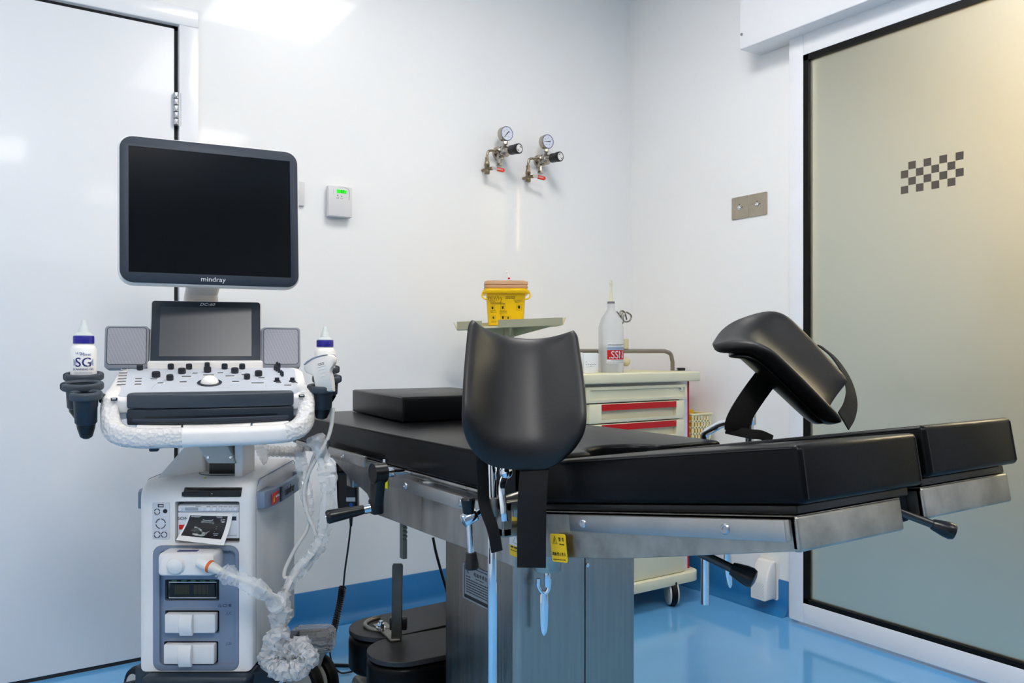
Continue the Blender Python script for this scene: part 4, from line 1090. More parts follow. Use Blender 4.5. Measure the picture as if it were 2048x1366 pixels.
def cab(pix, r=.0046, n=8): return spline([pz(*q) for q in pix], n)
c1 = cab([(664, 828, 1.99), (663, 850, 1.99), (655, 878, 1.985), (640, 905, 1.98), (618, 945, 1.98), (608, 985, 1.98), (614, 1025, 1.98), (629, 1062, 1.98), (632, 1098, 1.97), (612, 1130, 1.96), (586, 1152, 1.955), (569, 1155, 1.955), (572, 1135, 1.96), (592, 1095, 1.97), (614, 1058, 1.985), (619, 1015, 1.99), (612, 975, 1.99), (622, 930, 1.995), (636, 900, 2.0), (650, 915, 1.99), (656, 960, 1.98), (657, 1010, 1.975), (648, 1060, 1.97), (628, 1105, 1.96), (598, 1140, 1.95), (576, 1175, 1.93), (564, 1225, 1.92), (556, 1275, 1.91), (548, 1318, 1.9), (572, 1338, 1.9), (600, 1326, 1.92), (588, 1296, 1.93), (568, 1262, 1.92), (566, 1228, 1.90), (552, 1196, 1.86), (510, 1172, 1.83), (475, 1156, 1.825), (446, 1144, 1.829)])
MB().tube(c1, .0047, 12).build('probe_cable', M_CAB, pr_, label='long light grey cable looped twice')
MB().lathe([(.0075, 0), (.0065, .012), (.005, .03)], pz(664, 816, 1.99), (0, 0, -1), 16).build('strain_relief', M_CAB, pr_)
# connector in the top bay
cc = MB(Mb)
a, b = bf(320, 1104, -.04), bf(434, 1149, -.04)
ring = lambda y, s: [(x*s+(a.x+b.x)/2, y, z*s+(a.z+b.z)/2) for x, z in rrect(b.x-a.x, a.z-b.z, .009, 4)]
cc.loft([ring(.016, .9), ring(.010, .97), ring(-.02, 1), ring(-.045, 1.0), ring(-.054, .95), ring(-.057, .85)])
cn = cc.build('connector', M_UW, pr_, label='white boxy cable connector')
p = bf(352, 1131, -.057)
MB(Mb).lathe([(0, .014), (.006, .0135), (.017, .009), (.0205, .002), (.021, 0), (0, 0)], (p.x, -.056, p.z), (0, -1, 0), 30).build('lock_knob', M_UW, cn)
p = bf(376, 1107, -.03); MB(Mb).box((p.x, -.03, a.z+.0004), (.045, .014, .0012)).build('connector_label', mat('label_violet', '#4b4f7a', .5, var=.05), cn)
q = pz(420, 1133, 1.838); dq = (pz(455, 1148, 1.826)-q).normalized()
MB().lathe([(0, -.03), (.0115, -.03), (.0128, -.004), (0, -.004)], q, dq, 28).build('connector_neck', M_UW, cn)
MB().lathe([(.0120, -.0035), (.0135, -.003), (.0145, 0), (.0135, .003), (.012, .0035)], q, dq, 28).build('orange_ring', mat('orange', '#e0661c', .4, var=.02), cn)
MB().lathe([(0, .003), (.0125, .003), (.0105, .018), (.0065, .034), (.005, .040), (0, .040)], q, dq, 20).build('strain_relief', M_CAB, cn)
# plastic sleeve: crumpled see-through tube along the hanging cable
def sleeve(pix, rad, amp, seed, seg=14, step=7):
    rnd = random.Random(seed); P = spline([pz(*q) for q in pix], step)
    b = MB(); n = len(P); rs = []
    for i in range(n):
        t = i/(n-1)*(len(rad)-1); j = min(int(t), len(rad)-2); r = rad[j]+(rad[j+1]-rad[j])*(t-j)
        rs.append(r*(1+.12*math.sin(i*.55+seed)+rnd.uniform(-.10, .10)))
    b.tube(P, rs, seg)
    for v in b.bm.verts: v.co += Vector((rnd.uniform(-1, 1), rnd.uniform(-1, 1), rnd.uniform(-1, 1)))*amp
    return b
sl_ = thing('plastic_sleeve', 'crumpled clear plastic sleeve bunched along the hanging probe cable', 'plastic sleeve', T(*pz(570, 1300, 1.9)))
sleeve([(630, 872, 1.97), (646, 915, 1.975), (656, 955, 1.975), (655, 1000, 1.97), (650, 1050, 1.97), (640, 1085, 1.965), (618, 1118, 1.96), (592, 1148, 1.95), (572, 1180, 1.93)], [.020, .018, .022, .014, .02, .016, .018, .014, .012], .0024, 1).build('upper_sleeve', M_FILM, sl_, ang=24)
sleeve([(444, 1140, 1.83), (452, 1147, 1.83), (470, 1156, 1.825), (505, 1172, 1.825), (535, 1192, 1.84), (556, 1212, 1.87)], [.016, .022, .017, .019, .016, .018], .002, 2).build('connector_sleeve', M_FILM, sl_, ang=24)
sleeve([(568, 1185, 1.92), (562, 1220, 1.91), (558, 1250, 1.905), (560, 1275, 1.9)], [.014, .024, .02, .022], .003, 3).build('middle_sleeve', M_FILM, sl_, ang=22)
sleeve([(566, 1262, 1.905), (546, 1288, 1.90), (537, 1316, 1.895), (552, 1338, 1.885), (580, 1344, 1.88), (606, 1332, 1.885), (618, 1314, 1.895), (604, 1294, 1.905), (580, 1296, 1.915), (566, 1316, 1.915), (584, 1330, 1.91)], [.02, .023, .021, .020, .019, .022, .020, .022, .022, .022, .012], .0046, 4, 16, 9).build('ruffled_sleeve', M_FILM3, sl_, ang=35)
sleeve([(600, 905, 2.03), (604, 940, 2.02), (612, 985, 2.0), (620, 1030, 1.99)], [.012, .016, .014, .010], .002, 6).build('back_sleeve', M_FILM, sl_, ang=12)
sleeve([(515, 880, 2.12), (524, 900, 2.12), (530, 928, 2.12)], [.014, .018, .003], .003, 8).build('arm_sleeve', M_FILM, sl_, ang=12)

# ================================================================= video printer with its print
M_PRN = mat('printer_white', '#dfe1e6', .42, var=.01)
vp = thing('video_printer', 'small white video printer in the slot of the ultrasound machine', 'printer', Mb @ T(*bf(415, 1082, .01)))
a, b = bf(353, 1011), bf(477, 1079)
MB(Mb).bb((a.x, .012, b.z), (b.x, .105, a.z), .002).build('printer_case', M_PRN, vp)
z1_ = bf(415, 1025).z
fp = MB(Mb).bb((a.x+.001, .004, z1_), (b.x-.001, .014, a.z-.001), .003).build('control_strip', mat('strip_grey', '#cfd2d8', .42, var=.01), vp)
MB(Mb).bb((a.x+.0005, .006, b.z+.001), (b.x-.0005, .0125, z1_-.0005), .002).build('paper_door', M_PRN, vp)
k = MB(Mb)
l0, l1 = bf(369, 1015.5), bf(395, 1021.5)
MB(Mb).bb((l0.x, .0032, l1.z), (l1.x, .005, l0.z)).build('display_window', mat('lcd_grey', '#9aa0a8', .3), fp)
for u in (359, 404, 415.5, 428, 440, 450, 460, 470):
    q = bf(u, 1019); r = .0045 if u in (359, 415.5, 428) else .003
    MB(Mb).lathe([(0, .003), (r*.85, .003), (r, .001), (r, 0), (0, 0)], (q.x, .0045, q.z), (0, -1, 0), 18).build('button', M_PRN, fp)
lines(k, Mb @ frame(V(0, .0038, 0), V(1, 0, 0), V(0, 0, 1), V(0, -1, 0)), [(bf(390, 1013).x, bf(401, 1013).x, bf(400, 1013.5).z, .001)]+[(bf(u-4, 1014).x, bf(u+4, 1014).x, bf(u, 1014).z, .0011) for u in (416, 428, 440, 450, 460, 470)], seed=2)
k.build('strip_print', M_INK, fp)
Fp = Mb @ frame(V(0, .0055, 0), V(1, 0, 0), V(0, 0, 1), V(0, -1, 0))
q = bf(364, 1038); text('SONY', Fp @ T(q.x+.004, q.z, 0), .0095, 'lettering', M_INK, vp, sx=1.35, ext=.0002)
q0, q1 = bf(356, 1050.5), bf(368, 1060); MB(Mb).bb((q0.x, .0054, q1.z), (q1.x, .0062, q0.z)).build('red_mark', MATS['red_sticker'], vp)
q0, q1 = bf(460, 1034), bf(471, 1042); MB(Mb).bb((q0.x, .0054, q1.z), (q1.x, .0062, q0.z)).build('dark_mark', M_UD, vp)
q0 = bf(357, 1069); k = MB(Mb); k.box((q0.x+.003, .0058, q0.z), (.004, .0006, .005)); lines(k, Fp, [(bf(452, 1072).x, bf(471, 1072).x, bf(460, 1072).z, .0013)], seed=6); k.build('door_print', M_SPK, vp)
# print hanging out
up_ = thing('ultrasound_print', 'glossy black and white scan print hanging out of the printer', 'print', Mb @ T(*bf(415, 1092, -.02)))
cn4 = [bf(378, 1027, .002), bf(465, 1028, .002), bf(447, 1091, -.03), bf(352, 1080, -.022)]
def pm(s, t, off=0):
    p = cn4[0].lerp(cn4[1], s).lerp(cn4[3].lerp(cn4[2], s), t)
    p = p+V(0, .010*math.sin(PI*t)-.0, 0); return p-V(0, off, 0)
def sheet(s0, s1, t0, t1, off, th=.0003, n=10):
    t_ = bmesh.new(); A = [[t_.verts.new(pm(s0+(s1-s0)*i/n, t0+(t1-t0)*j/n, off)) for j in range(n+1)] for i in range(n+1)]
    B = [[t_.verts.new(pm(s0+(s1-s0)*i/n, t0+(t1-t0)*j/n, off-th)) for j in range(n+1)] for i in range(n+1)]
    for i in range(n):
        for j in range(n):
            t_.faces.new((A[i][j], A[i+1][j], A[i+1][j+1], A[i][j+1])); t_.faces.new((B[i][j], B[i][j+1], B[i+1][j+1], B[i+1][j]))
    for i in range(n):
        for X in ((A[i][0], A[i+1][0], B[i+1][0], B[i][0]), (A[i][n], A[i+1][n], B[i+1][n], B[i][n]), (A[0][i], A[0][i+1], B[0][i+1], B[0][i]), (A[n][i], A[n][i+1], B[n][i+1], B[n][i])): t_.faces.new(X)
    b_ = MB(Mb); b_._add(t_); return b_
sheet(0, 1, 0, 1, 0).build('paper', M_PAP, up_)
# scan picture: fan of grey echoes, procedural
sm_ = bpy.data.materials.new('scan_image'); sm_.use_nodes = True
N = sm_.node_tree.nodes; L = sm_.node_tree.links; pb_ = N['Principled BSDF']; pb_.inputs['Base Color'].default_value = (.006, .006, .007, 1); pb_.inputs['Roughness'].default_value = .35
pic = sheet(.04, .90, .08, .84, .0004, .0002).build('scan_picture', sm_, up_)
def echo(poly, col, nm):
    key = 'echo_'+nm; m_ = mat(key, col, .4, var=.35, vscale=160)
    b_ = MB(Mb); t_ = bmesh.new(); vs = [t_.verts.new(pm(.04+.86*s, .08+.76*t, .0008)) for s, t in poly]; t_.faces.new(vs); b_._add(t_)
    b_.build('echo', m_, pic)
echo([(.37, .17), (.42, .21), (.5, .225), (.6, .20), (.64, .17), (.645, .20), (.6, .235), (.5, .25), (.41, .24), (.36, .20)], '#b9bcbb', 'a')
echo([(.34, .27), (.36, .24), (.5, .275), (.64, .235), (.69, .33), (.69, .41), (.60, .37), (.48, .345), (.38, .37), (.34, .35)], '#6e7070', 'b')
echo([(.23, .55), (.30, .57), (.42, .65), (.47, .75), (.44, .76), (.36, .67), (.28, .61), (.22, .63)], '#a9adaa', 'c')
echo([(.20, .66), (.27, .62), (.37, .70), (.43, .80), (.36, .84), (.24, .78), (.17, .76)], '#4a4d4b', 'd')
echo([(.24, .84), (.36, .86), (.46, .88), (.56, .84), (.58, .90), (.52, .95), (.38, .95), (.27, .92)], '#b4b7b4', 'e')
echo([(.47, .76), (.56, .78), (.64, .70), (.655, .71), (.60, .80), (.60, .86), (.50, .88), (.455, .82)], '#8c8f8c', 'f')
k = MB(Mb)
def pmark(s, t, w, h): 
    p = pm(.04+.86*s, .08+.76*t, .0008); k.box((p.x, p.y, p.z), (w, .0002, h))
for s, t, w, h in ((.09, .06, .010, .0014), (.22, .04, .014, .0008), (.2, .075, .011, .0007), (.78, .04, .014, .0008), (.80, .08, .012, .0007), (.85, .19, .0012, .006), (.915, .16, .006, .001), (.91, .24, .007, .0012), (.91, .3, .006, .001), (.78, .5, .001, .001), (.78, .6, .001, .001), (.77, .72, .001, .001), (.82, .8, .012, .001), (.83, .86, .009, .0012)): pmark(s, t, w, h)
k.build('picture_print', M_INKW, pic)
# ================================================================= medical trolley in the corner
M_CRM = mat('cream_plastic', '#e3dfc2', .42, var=.02, vscale=10)
M_CRM2 = mat('cream_tray', '#d8d0a8', .45, var=.03)
M_RED = mat('red_plastic', '#c3141c', .38, var=.03)
M_TRW = mat('trolley_white', '#e6e9ee', .35, var=.01)
TF = 2.30                                     # front face of the drawers
pt0, pt1 = pY(1163, 747, TF-.012), pY(1402, 743, TF-.012)
tx1 = pt1.x; tx0 = tx1-.66; tzt = pt1.z; tzb = pY(1402, 762, TF-.012).z; tyb = ROOM_Y-.06
bx1 = pY(1386, 800, TF+.01).x; bx0 = pY(1161, 800, TF+.033).x
tr = thing('medical_trolley', 'cream medical trolley with red-trimmed drawers in the room corner', 'trolley', T((tx0+tx1)/2, (TF+tyb)/2, 0))
wt = MB().bb((tx0, TF-.012, tzb), (tx1, tyb, tzt), .006, 3).build('worktop', M_CRM, tr)
MB().bb((tx0+.02, TF+.012, tzt-.001), (tx1-.03, tyb-.02, tzt+.0012), .001).build('top_mat', M_CRM2, wt)
zbase = pY(1402, 1140, TF-.012).z
MB().bb((bx0, TF+.033, zbase), (bx1-.006, tyb-.01, tzb+.002), .002).build('carcass', M_TRW, tr)
sp = MB().bb((bx1-.006, TF+.030, zbase), (bx1, tyb-.012, tzb), .001).build('side_panel', M_RED, tr, label='thin red side panel')
MB().bb((pY(1181, 850, TF).x, TF+.0245, zbase+.01), (pY(1367, 850, TF).x, TF+.032, pY(1372, 770, TF).z)).build('drawer_gap', M_DARKGAP, tr)
# drawers: pixel rows of their lower edges at the right end
zs = [pY(1372, v, TF).z for v in (768, 798, 836, 873)]
h_ = zs[1]-zs[2]
rows_ = [(zs[0], zs[1]), (zs[1]-.003, zs[2]), (zs[2]-.003, zs[3])]
zq_ = zs[3]-.003
for k_ in range(2): rows_.append((zq_, zq_-h_*1.6)); zq_ -= h_*1.6+.003
rows_.append((zq_, zbase+.004))
dxl, dxr = pY(1179, 850, TF).x, pY(1369, 850, TF).x
dl = pY(1173, 800, TF).x
for i, (a, b) in enumerate(rows_):
    xr = dxr+(.015 if i == 0 else 0)
    f = MB().bb((dxl if i else dl-.0, TF, b), (xr, TF+.024, a-.001), .003, 2).build('drawer', M_CRM, tr)
    xl = dxl if i else dl
    if i == 0:
        cut(f, [MB().bb((xl+.018, TF-.01, b+.012), (xr-.012, TF+.006, a-.012))])
        q = pY(1363, 777, TF)
        MB().lathe([(0, .010), (.005, .010), (.0055, .006), (.010, .005), (.011, .002), (.011, 0), (0, 0)], (q.x, TF+.006, q.z), (0, -1, 0), 22).build('lock', M_CHROME, f)
    elif i < 5:
        rx1 = pY(1353, 850, TF).x; rx0 = pY(1203, 850, TF).x
        cut(f, [MB().bb((rx0, TF-.01, b+.012), (rx1, TF+.018, a-.004))])
        MB().prism([(0, TF-.001, a-.003), (0, TF+.012, a-.003), (0, TF+.016, a-.018), (0, TF-.001, a-.026)], (rx1-rx0-.001, 0, 0), .001, 1, m=T(rx0+.0005, 0, 0)).build('drawer_pull', M_RED, f, label='red finger pull strip')
# base shelf and castors
MB().prism([(x+(tx0+tx1)/2, y+(TF+tyb)/2-.01, zbase-.036) for x, y in rrect(tx1-tx0-.004, tyb-TF+.02, .05)], (0, 0, .038), .004).build('base_shelf', M_CRM, tr)
zf = zbase-.036
def tcastor(x, y, yaw):
    M = T(x, y, 0) @ rotz(yaw); r = .05
    f = MB(M).prism([(-.03, -.019, r+.022), (-.034, -.019, r-.01), (-.02, -.019, r-.028), (.01, -.019, r-.02), (.022, -.019, r+.04), (.02, -.019, r*2+.012)], (0, .006, 0), .001)
    f.prism([(-.03, .013, r+.022), (-.034, .013, r-.01), (-.02, .013, r-.028), (.01, .013, r-.02), (.022, .013, r+.04), (.02, .013, r*2+.012)], (0, .006, 0), .001)
    f.bb((-.026, -.019, r*2+.004), (.024, .019, zf), .003)
    f = f.build('castor', M_GREYC, tr)
    wh = MB(M).lathe([(0, -.012), (r*.9, -.012), (r, -.008), (r, .008), (r*.9, .012), (0, .012)], (-.006, 0, r), (0, 1, 0), 30).build('wheel', M_RUBBER, f)
    for s_ in (-1, 1): MB(M).lathe([(0, 0), (r*.93, 0), (r*.9, .006), (r*.5, .010), (0, .010)], (-.006, s_*.0122, r), (0, s_, 0), 30).build('wheel_cover', M_GREYC, wh)
    MB(M).box((-.03, 0, r*1.75), (.016, .026, .022), .004).build('brake_tab', M_BLACKP, f)
cq_ = pH(1350, 1212, 0)
tcastor(cq_.x, cq_.y+.02, 62); tcastor(tx0+.10, TF+.08, 60); tcastor(tx0+.10, tyb-.09, 80); tcastor(tx1-.09, tyb-.09, 80)
# steel gallery rail round the top
y_ = TF+.13; rzt = pY(1320, 702, y_).z; rx_ = pY(1345, 735, y_).x
MB().tube([V(tx0+.06, y_, tzt)]+spline([V(tx0+.06, y_, rzt-.045), V(tx0+.067, y_, rzt-.012), V(tx0+.10, y_, rzt)], 5)+spline([V(rx_-.045, y_, rzt), V(rx_-.012, y_, rzt-.012), V(rx_, y_, rzt-.045)], 5)+[V(rx_, y_, tzt)], .0085, 14).build('gallery_rail', mat('rail_steel', '#8f887d', .36, metal=.6, var=.04), tr)
# clamp block and round knob behind the bottle
kb_ = MB(); q = pY(1252, 688, y_); kb_.box((q.x-.002, y_, q.z), (.02, .02, .042), .004); kb_.build('rail_block', M_CRM2, tr)
q = pY(1252, 724, y_-.02); MB().sphere(q, .017).cyl(q, q+V(-.004, .02, 0), .008).build('round_knob', M_CRM2, tr)
# tray shelf on a post at the left
ty_ = 2.50
pc = pY(1017, 668, ty_)
post = MB().cyl((pc.x, pc.y, tzt-.3), (pc.x, pc.y, pc.z+.02), .0125, seg=22).bb((pc.x, pc.y-.012, tzt-.28), (bx0+.01, pc.y+.012, tzt-.24), .003).bb((pc.x, pc.y-.012, tzt-.06), (bx0+.01, pc.y+.012, tzt-.02), .003)
post.build('tray_post', M_CRM2, tr)
ctr_ = V(pc.x, pc.y, pc.z+.022)
Mtr = T(*ctr_) @ rotz(-31) @ Matrix.Rotation(math.radians(-2.5), 4, 'Y')
ty = MB(Mtr)
L_, W_2 = .37, .25
fl_, rimh = .004, .026
ty.bb((-L_/2, -W_2/2, 0), (L_/2, W_2/2, fl_), .001)
def lip(x0, y0, x1, y1): 
    d_ = V(x1-x0, y1-y0, 0).normalized(); n = V(d_.y, -d_.x, 0)
    a, b = V(x0, y0, 0), V(x1, y1, 0)
    ty.prism([a, a+n*.003, a+n*.014+V(0, 0, rimh), a+n*.011+V(0, 0, rimh), a+V(0, 0, fl_)], b-a)
xn0, xn1 = -.098, -.042
lip(-L_/2, -W_2/2, xn0, -W_2/2); lip(xn1, -W_2/2, L_/2, -W_2/2)
ty.prism([(xn0, -W_2/2, 0), (xn0, -W_2/2-.003, 0), (xn1, -W_2/2-.003, 0), (xn1, -W_2/2, 0)], (0, 0, .007))
lip(L_/2, -W_2/2, L_/2, W_2/2); lip(L_/2, W_2/2, -L_/2, W_2/2); lip(-L_/2, W_2/2, -L_/2, -W_2/2)
for sx_, sy_ in ((1, -1), (-1, -1)): ty.prism([(sx_*.012, 0, -.034), (sx_*.012, 0, 0), (sx_*L_*.42, sy_*.05, 0), (sx_*L_*.42, sy_*.05, -.002)], (0, .006, 0))
ty.prism([(0, -.01, -.034), (0, -.01, 0), (0, -.11, 0), (0, -.11, -.003)], (.006, 0, 0))
ty.cyl((0, 0, -.055), (0, 0, 0), .019, seg=22)
tray = ty.build('tray_shelf', M_CRM2, tr)

# ---- yellow sharps bucket on the tray
M_SY = mat('sharps_yellow', '#f3c60a', .36, var=.02)
M_LIDC = mat('sharps_lid', '#e9b98c', .25, var=.02, trans=.35)
zB = (ctr_-CAM).dot(FW)
zb0 = ctr_.z+fl_+.0045; zl = pz(1010, 585, zB-.06).z
pbk = pz(1011, 640, zB); bM = T(pbk.x, pbk.y, zb0) @ rotz(-31)
sh = thing('sharps_bucket', 'yellow sharps bucket with clear lid standing on the raised tray', 'bucket', bM)
hb = zl-zb0; wt_ = 79*(zB-.06)/F; wb_ = wt_*.88
def brr(w, d, z, r=.014): return [V(x, y, z) for x, y in rrect(w, d, r, 5)]
MB(bM).loft([brr(wb_, .105, 0), brr(wb_+.002, .107, .002), brr(wt_, .125, hb)]).build('bucket_body', M_SY, sh)
wr = 94*(zB-.07)/F
MB(bM).loft([brr(wr-.006, .145, hb-.004, .02), brr(wr, .15, hb, .02), brr(wr, .15, hb+.008, .02), brr(wr-.014, .137, hb+.010, .02), brr(wr-.014, .137, hb+.018, .02)]).build('bucket_rim', M_SY, sh)
for s in (-1, 1): MB(bM).tube(spline([V(s*wr*.5, -.05, hb+.002), V(s*(wr*.5+.003), -.055, hb-.012), V(s*wr*.47, -.06, hb-.022), V(s*wt_*.49, -.062, hb-.024)], 5), .003, 8).build('carry_lug', M_SY, sh)
lz = hb+.016
MB(bM).loft([brr(wr-.012, .14, lz, .02), brr(wr-.010, .142, lz+.006, .02), brr(wr-.016, .136, lz+.010, .02), brr(wr-.010, .142, lz+.014, .02), brr(wr-.012, .14, lz+.024, .02), brr(wr-.03, .12, lz+.028, .02)]).build('bucket_lid', M_LIDC, sh, label='clear peach tinted lid')
q0 = bM.inverted() @ pz(1018, 557, zB-.03); q1 = bM.inverted() @ pz(1014, 544, zB-.03)
stb = MB(bM).cyl(q0, q1, .0035, seg=12).sphere(q1, .0048, seg=14).build('lid_plug', M_WHITE, sh, label='white peg sticking up from the lid')
MB(bM).cyl(q0-(q1-q0)*.1, q0+(q1-q0)*.12, .0042, seg=12).build('peg_collar', M_RED, stb)
# print on its front
def bfront(u, v):
    o = V(0, -.0525, 0); sl_2 = .010/hb; n = V(0, -1, -sl_2).normalized()
    return onplane(bM, u, v, o+n*.0006, n)
Fb = bM @ frame(V(0, -.0531, 0), V(1, 0, 0), V(0, -.010/hb, 1), V(0, -1, -.010/hb))
Fbi = Fb.inverted()
def b2(x, y):
    q = Fbi @ (bM @ bfront(900+x*.1172, 530+y*.1172)); return q.x, q.y
k = MB(Fb)
def stroke(*zz): k.tube([(*b2(x, y), .0002) for x, y in zz], .0007, 6)
stroke((640, 555), (655, 540), (668, 548), (650, 590), (675, 595)); stroke((678, 555), (695, 543), (702, 560), (690, 568), (704, 585), (688, 598))
stroke((716, 525), (722, 600)); stroke((742, 545), (778, 543), (755, 590)); stroke((750, 568), (775, 566)); stroke((818, 515), (785, 618)); stroke((828, 540), (832, 600))
stroke((876, 560), (858, 550), (848, 568), (860, 582), (876, 562), (876, 600), (856, 652)); stroke((602, 570), (605, 600), (612, 580), (618, 595))
k.build('handwriting', M_INK, sh, label='handwritten date in black marker')
k = MB(Fb)
def tinyrow(x0, x1, y, h=.0011, s=1):
    a_, b_ = b2(x0, y), b2(x1, y); lines(k, Fb @ T(0, 0, .0003), [(a_[0], b_[0], a_[1], h)], .0002, s)
for i, (x0, x1) in enumerate(((672, 770), (672, 770), (690, 900), (690, 940), (690, 945))): tinyrow(x0, x1, 612+i*14, s=i)
tinyrow(948, 1110, 545, .0022, 3); tinyrow(948, 1112, 572, .0022, 4)
for i, (x0, x1) in enumerate(((1085, 1235), (1100, 1205), (1100, 1240), (1115, 1170))): tinyrow(x0, x1, 598+i*16, .001, i)
k.build('label_print', M_INK, sh)
for x, y, w, h in ((725, 735, 70, 90), (900, 730, 72, 95), (740, 900, 62, 85), (902, 900, 75, 80), (992, 905, 86, 55), (1178, 722, 84, 100)):
    a_ = b2(x-w/2, y+h/2); b_ = b2(x+w/2, y-h/2)
    k = MB(Fb); k.tube([(a_[0], a_[1], .0003), (b_[0], a_[1], .0003), (b_[0], b_[1], .0003), (a_[0], b_[1], .0003)], .0003, 5, closed=True)
    cx_, cy_ = (a_[0]+b_[0])/2, (a_[1]+b_[1])/2; rr_ = min(b_[0]-a_[0], b_[1]-a_[1])*.24
    k.cyl((cx_, cy_-rr_*.2, 0), (cx_, cy_-rr_*.2, .0004), rr_, seg=10); k.box((cx_, cy_+rr_*1.1, .0003), (rr_*2.2, rr_*.7, .0004)); k.build('pictogram', M_INK, sh)
k = MB(Fb)
for x0, x1, y in ((690, 785, 778), (690, 730, 795), (690, 790, 808), (845, 970, 785), (845, 970, 800), (845, 972, 818), (845, 900, 835), (705, 800, 965), (705, 790, 982), (850, 985, 960)): tinyrow(x0, x1, y, .001, x1)
k.build('label_print', M_INK, sh)

# ---- saline bottle
M_PE = mat('bottle_poly', '#f1f3f3', .28, var=.005, trans=.7, ior=1.15)
yb = TF+.06
q = pY(1222, 746, yb); r_ = 25*(q-CAM).dot(FW)/F
hz2 = lambda v: pY(1222, v, yb).z-tzt
nM = T(q.x, yb, tzt+.0015)
ns = thing('saline_bottle', 'translucent plastic bottle with red label and rubber nozzle on the trolley', 'bottle', nM)
MB(nM).lathe([(0, 0), (r_*.9, 0), (r_*.97, .004), (r_, .03), (r_, hz2(664)), (r_*.99, hz2(655)), (r_*.8, hz2(638)), (r_*.42, hz2(624)), (r_*.3, hz2(619)), (r_*.29, hz2(607)), (0, hz2(607))], seg=40).build('bottle_body', M_PE, ns)
MB(nM).lathe([(0, hz2(608)), (r_*.3, hz2(608)), (r_*.3, hz2(604)), (0, hz2(604))], seg=24).build('cap_ring', mat('cap_grey', '#77757a', .5), ns)
M_NOZ = mat('nozzle_cream', '#eeeeca', .35, var=.01, trans=.2)
MB(nM).lathe([(0, hz2(604)), (r_*.16, hz2(604)), (r_*.13, hz2(595)), (r_*.08, hz2(578)), (r_*.11, hz2(571)), (r_*.13, hz2(567)), (0, hz2(566))], seg=16).build('nozzle', M_NOZ, ns)
MB(nM).tube([(r_*.13*math.cos(a_), 0, hz2(566)+r_*.18*math.sin(a_)) for a_ in [2*PI*i/16 for i in range(16)]], .002, 8, closed=True).build('nozzle_loop', M_NOZ, ns)
# label wraps the front, turned to the right
def wrapbox(x0, x1, z0, z1, r, name, m_, n=12):
    t_ = bmesh.new(); A = []
    for i in range(n+1):
        q_ = (x0+(x1-x0)*i/n)/r_; A.append([t_.verts.new((rr*math.sin(q_), -rr*math.cos(q_), z)) for rr, z in ((r, z0), (r, z1), (r-.0004, z1), (r-.0004, z0))])
    for i in range(n):
        for j in range(4): t_.faces.new((A[i][j], A[i+1][j], A[i+1][(j+1) % 4], A[i][(j+1) % 4]))
    t_.faces.new(A[0]); t_.faces.new(A[-1][::-1])
    b_ = MB(nM); b_._add(t_); return b_.build(name, m_, ns)
cc0 = -r_*.16+.55*r_-.0
lx0, lx1 = -.0485, .030
lab = wrapbox(lx0, lx1, hz2(727), hz2(687), r_+.0008, 'bottle_label', M_PAP)
wrapbox(lx0+.001, lx1-.001, hz2(719.5), hz2(701), r_+.0012, 'red_field', M_RED); wrapbox(lx0+.001, lx1-.001, hz2(701), hz2(694.5), r_+.0012, 'grey_field', M_GRP)
def wt2(items, name, m_):
    o = text(items, Matrix.Identity(4), 1, name, m_, None, ext=.0002, sx=.8)
    for v in o.data.vertices:
        q_ = v.co.x/r_; rr = r_+.0014+v.co.z; v.co = (rr*math.sin(q_), -rr*math.cos(q_), v.co.y)
    o.parent = ns; WM[o.name] = WM[ns.name].copy()
wt2([('.SSN', (lx0+lx1)/2-.001, hz2(711), .040)], 'lettering', M_INKW)
k = MB(); lines(k, Matrix.Identity(4), [(lx0+.004, lx1-.004, hz2(690), .0018), (lx0+.003, lx1-.02, hz2(692.5), .0012), (lx0+.016, lx1-.006, hz2(721.5), .0012), (lx0+.003, lx1-.006, hz2(724.5), .0016)], .0003, 8)
o = k.build('small_print', M_INK, None)
for v in o.data.vertices:
    q_ = v.co.x/r_; rr = r_+.0013+v.co.z; v.co = (rr*math.sin(q_), -rr*math.cos(q_), v.co.y)
o.parent = ns; WM[o.name] = WM[ns.name].copy()
# ---- white cartons beside it
def carton(u0, u1, v0, yc, dp, label):
    a, b = pY(u0, 745, yc), pY(u1, 745, yc); h = pY(u0, v0, yc).z-tzt-.0015
    M = T((a.x+b.x)/2, yc+dp/2, tzt+.0015)
    t = thing('carton', label, 'carton', M, 'white cartons beside the saline bottle')
    bx = MB(M).box((0, 0, h/2), (b.x-a.x, dp, h), .0015).build('carton_box', mat('carton_white', '#eef0f0', .5, var=.01), t)
    k = MB(M); w = b.x-a.x
    Fm = frame(V(0, -dp/2-.0003, 0), V(1, 0, 0), V(0, 0, 1), V(0, -1, 0))
    rnd = random.Random(5)
    for i in range(5): k.box((-w*.32+w*.16*i, -dp/2-.0003, h*.42), (w*.07, .0004, .003))
    k.box((-w*.34, -dp/2-.0003, h*.56), (w*.06, .0004, .003)); k.box((.0, -dp/2-.0003, h*.34), (w*.03, .0004, .004))
    k.tube([(-w*.36, -dp/2, h*.3), (w*.3, -dp/2, h*.33)], .0004, 5)
    k.build('carton_print', M_SPK, t)
carton(1168, 1195, 706, TF+.022, .085, 'white carton directly left of the saline bottle')
carton(1128, 1165.5, 705, TF+.02, .085, 'white carton half hidden by the black leg support')
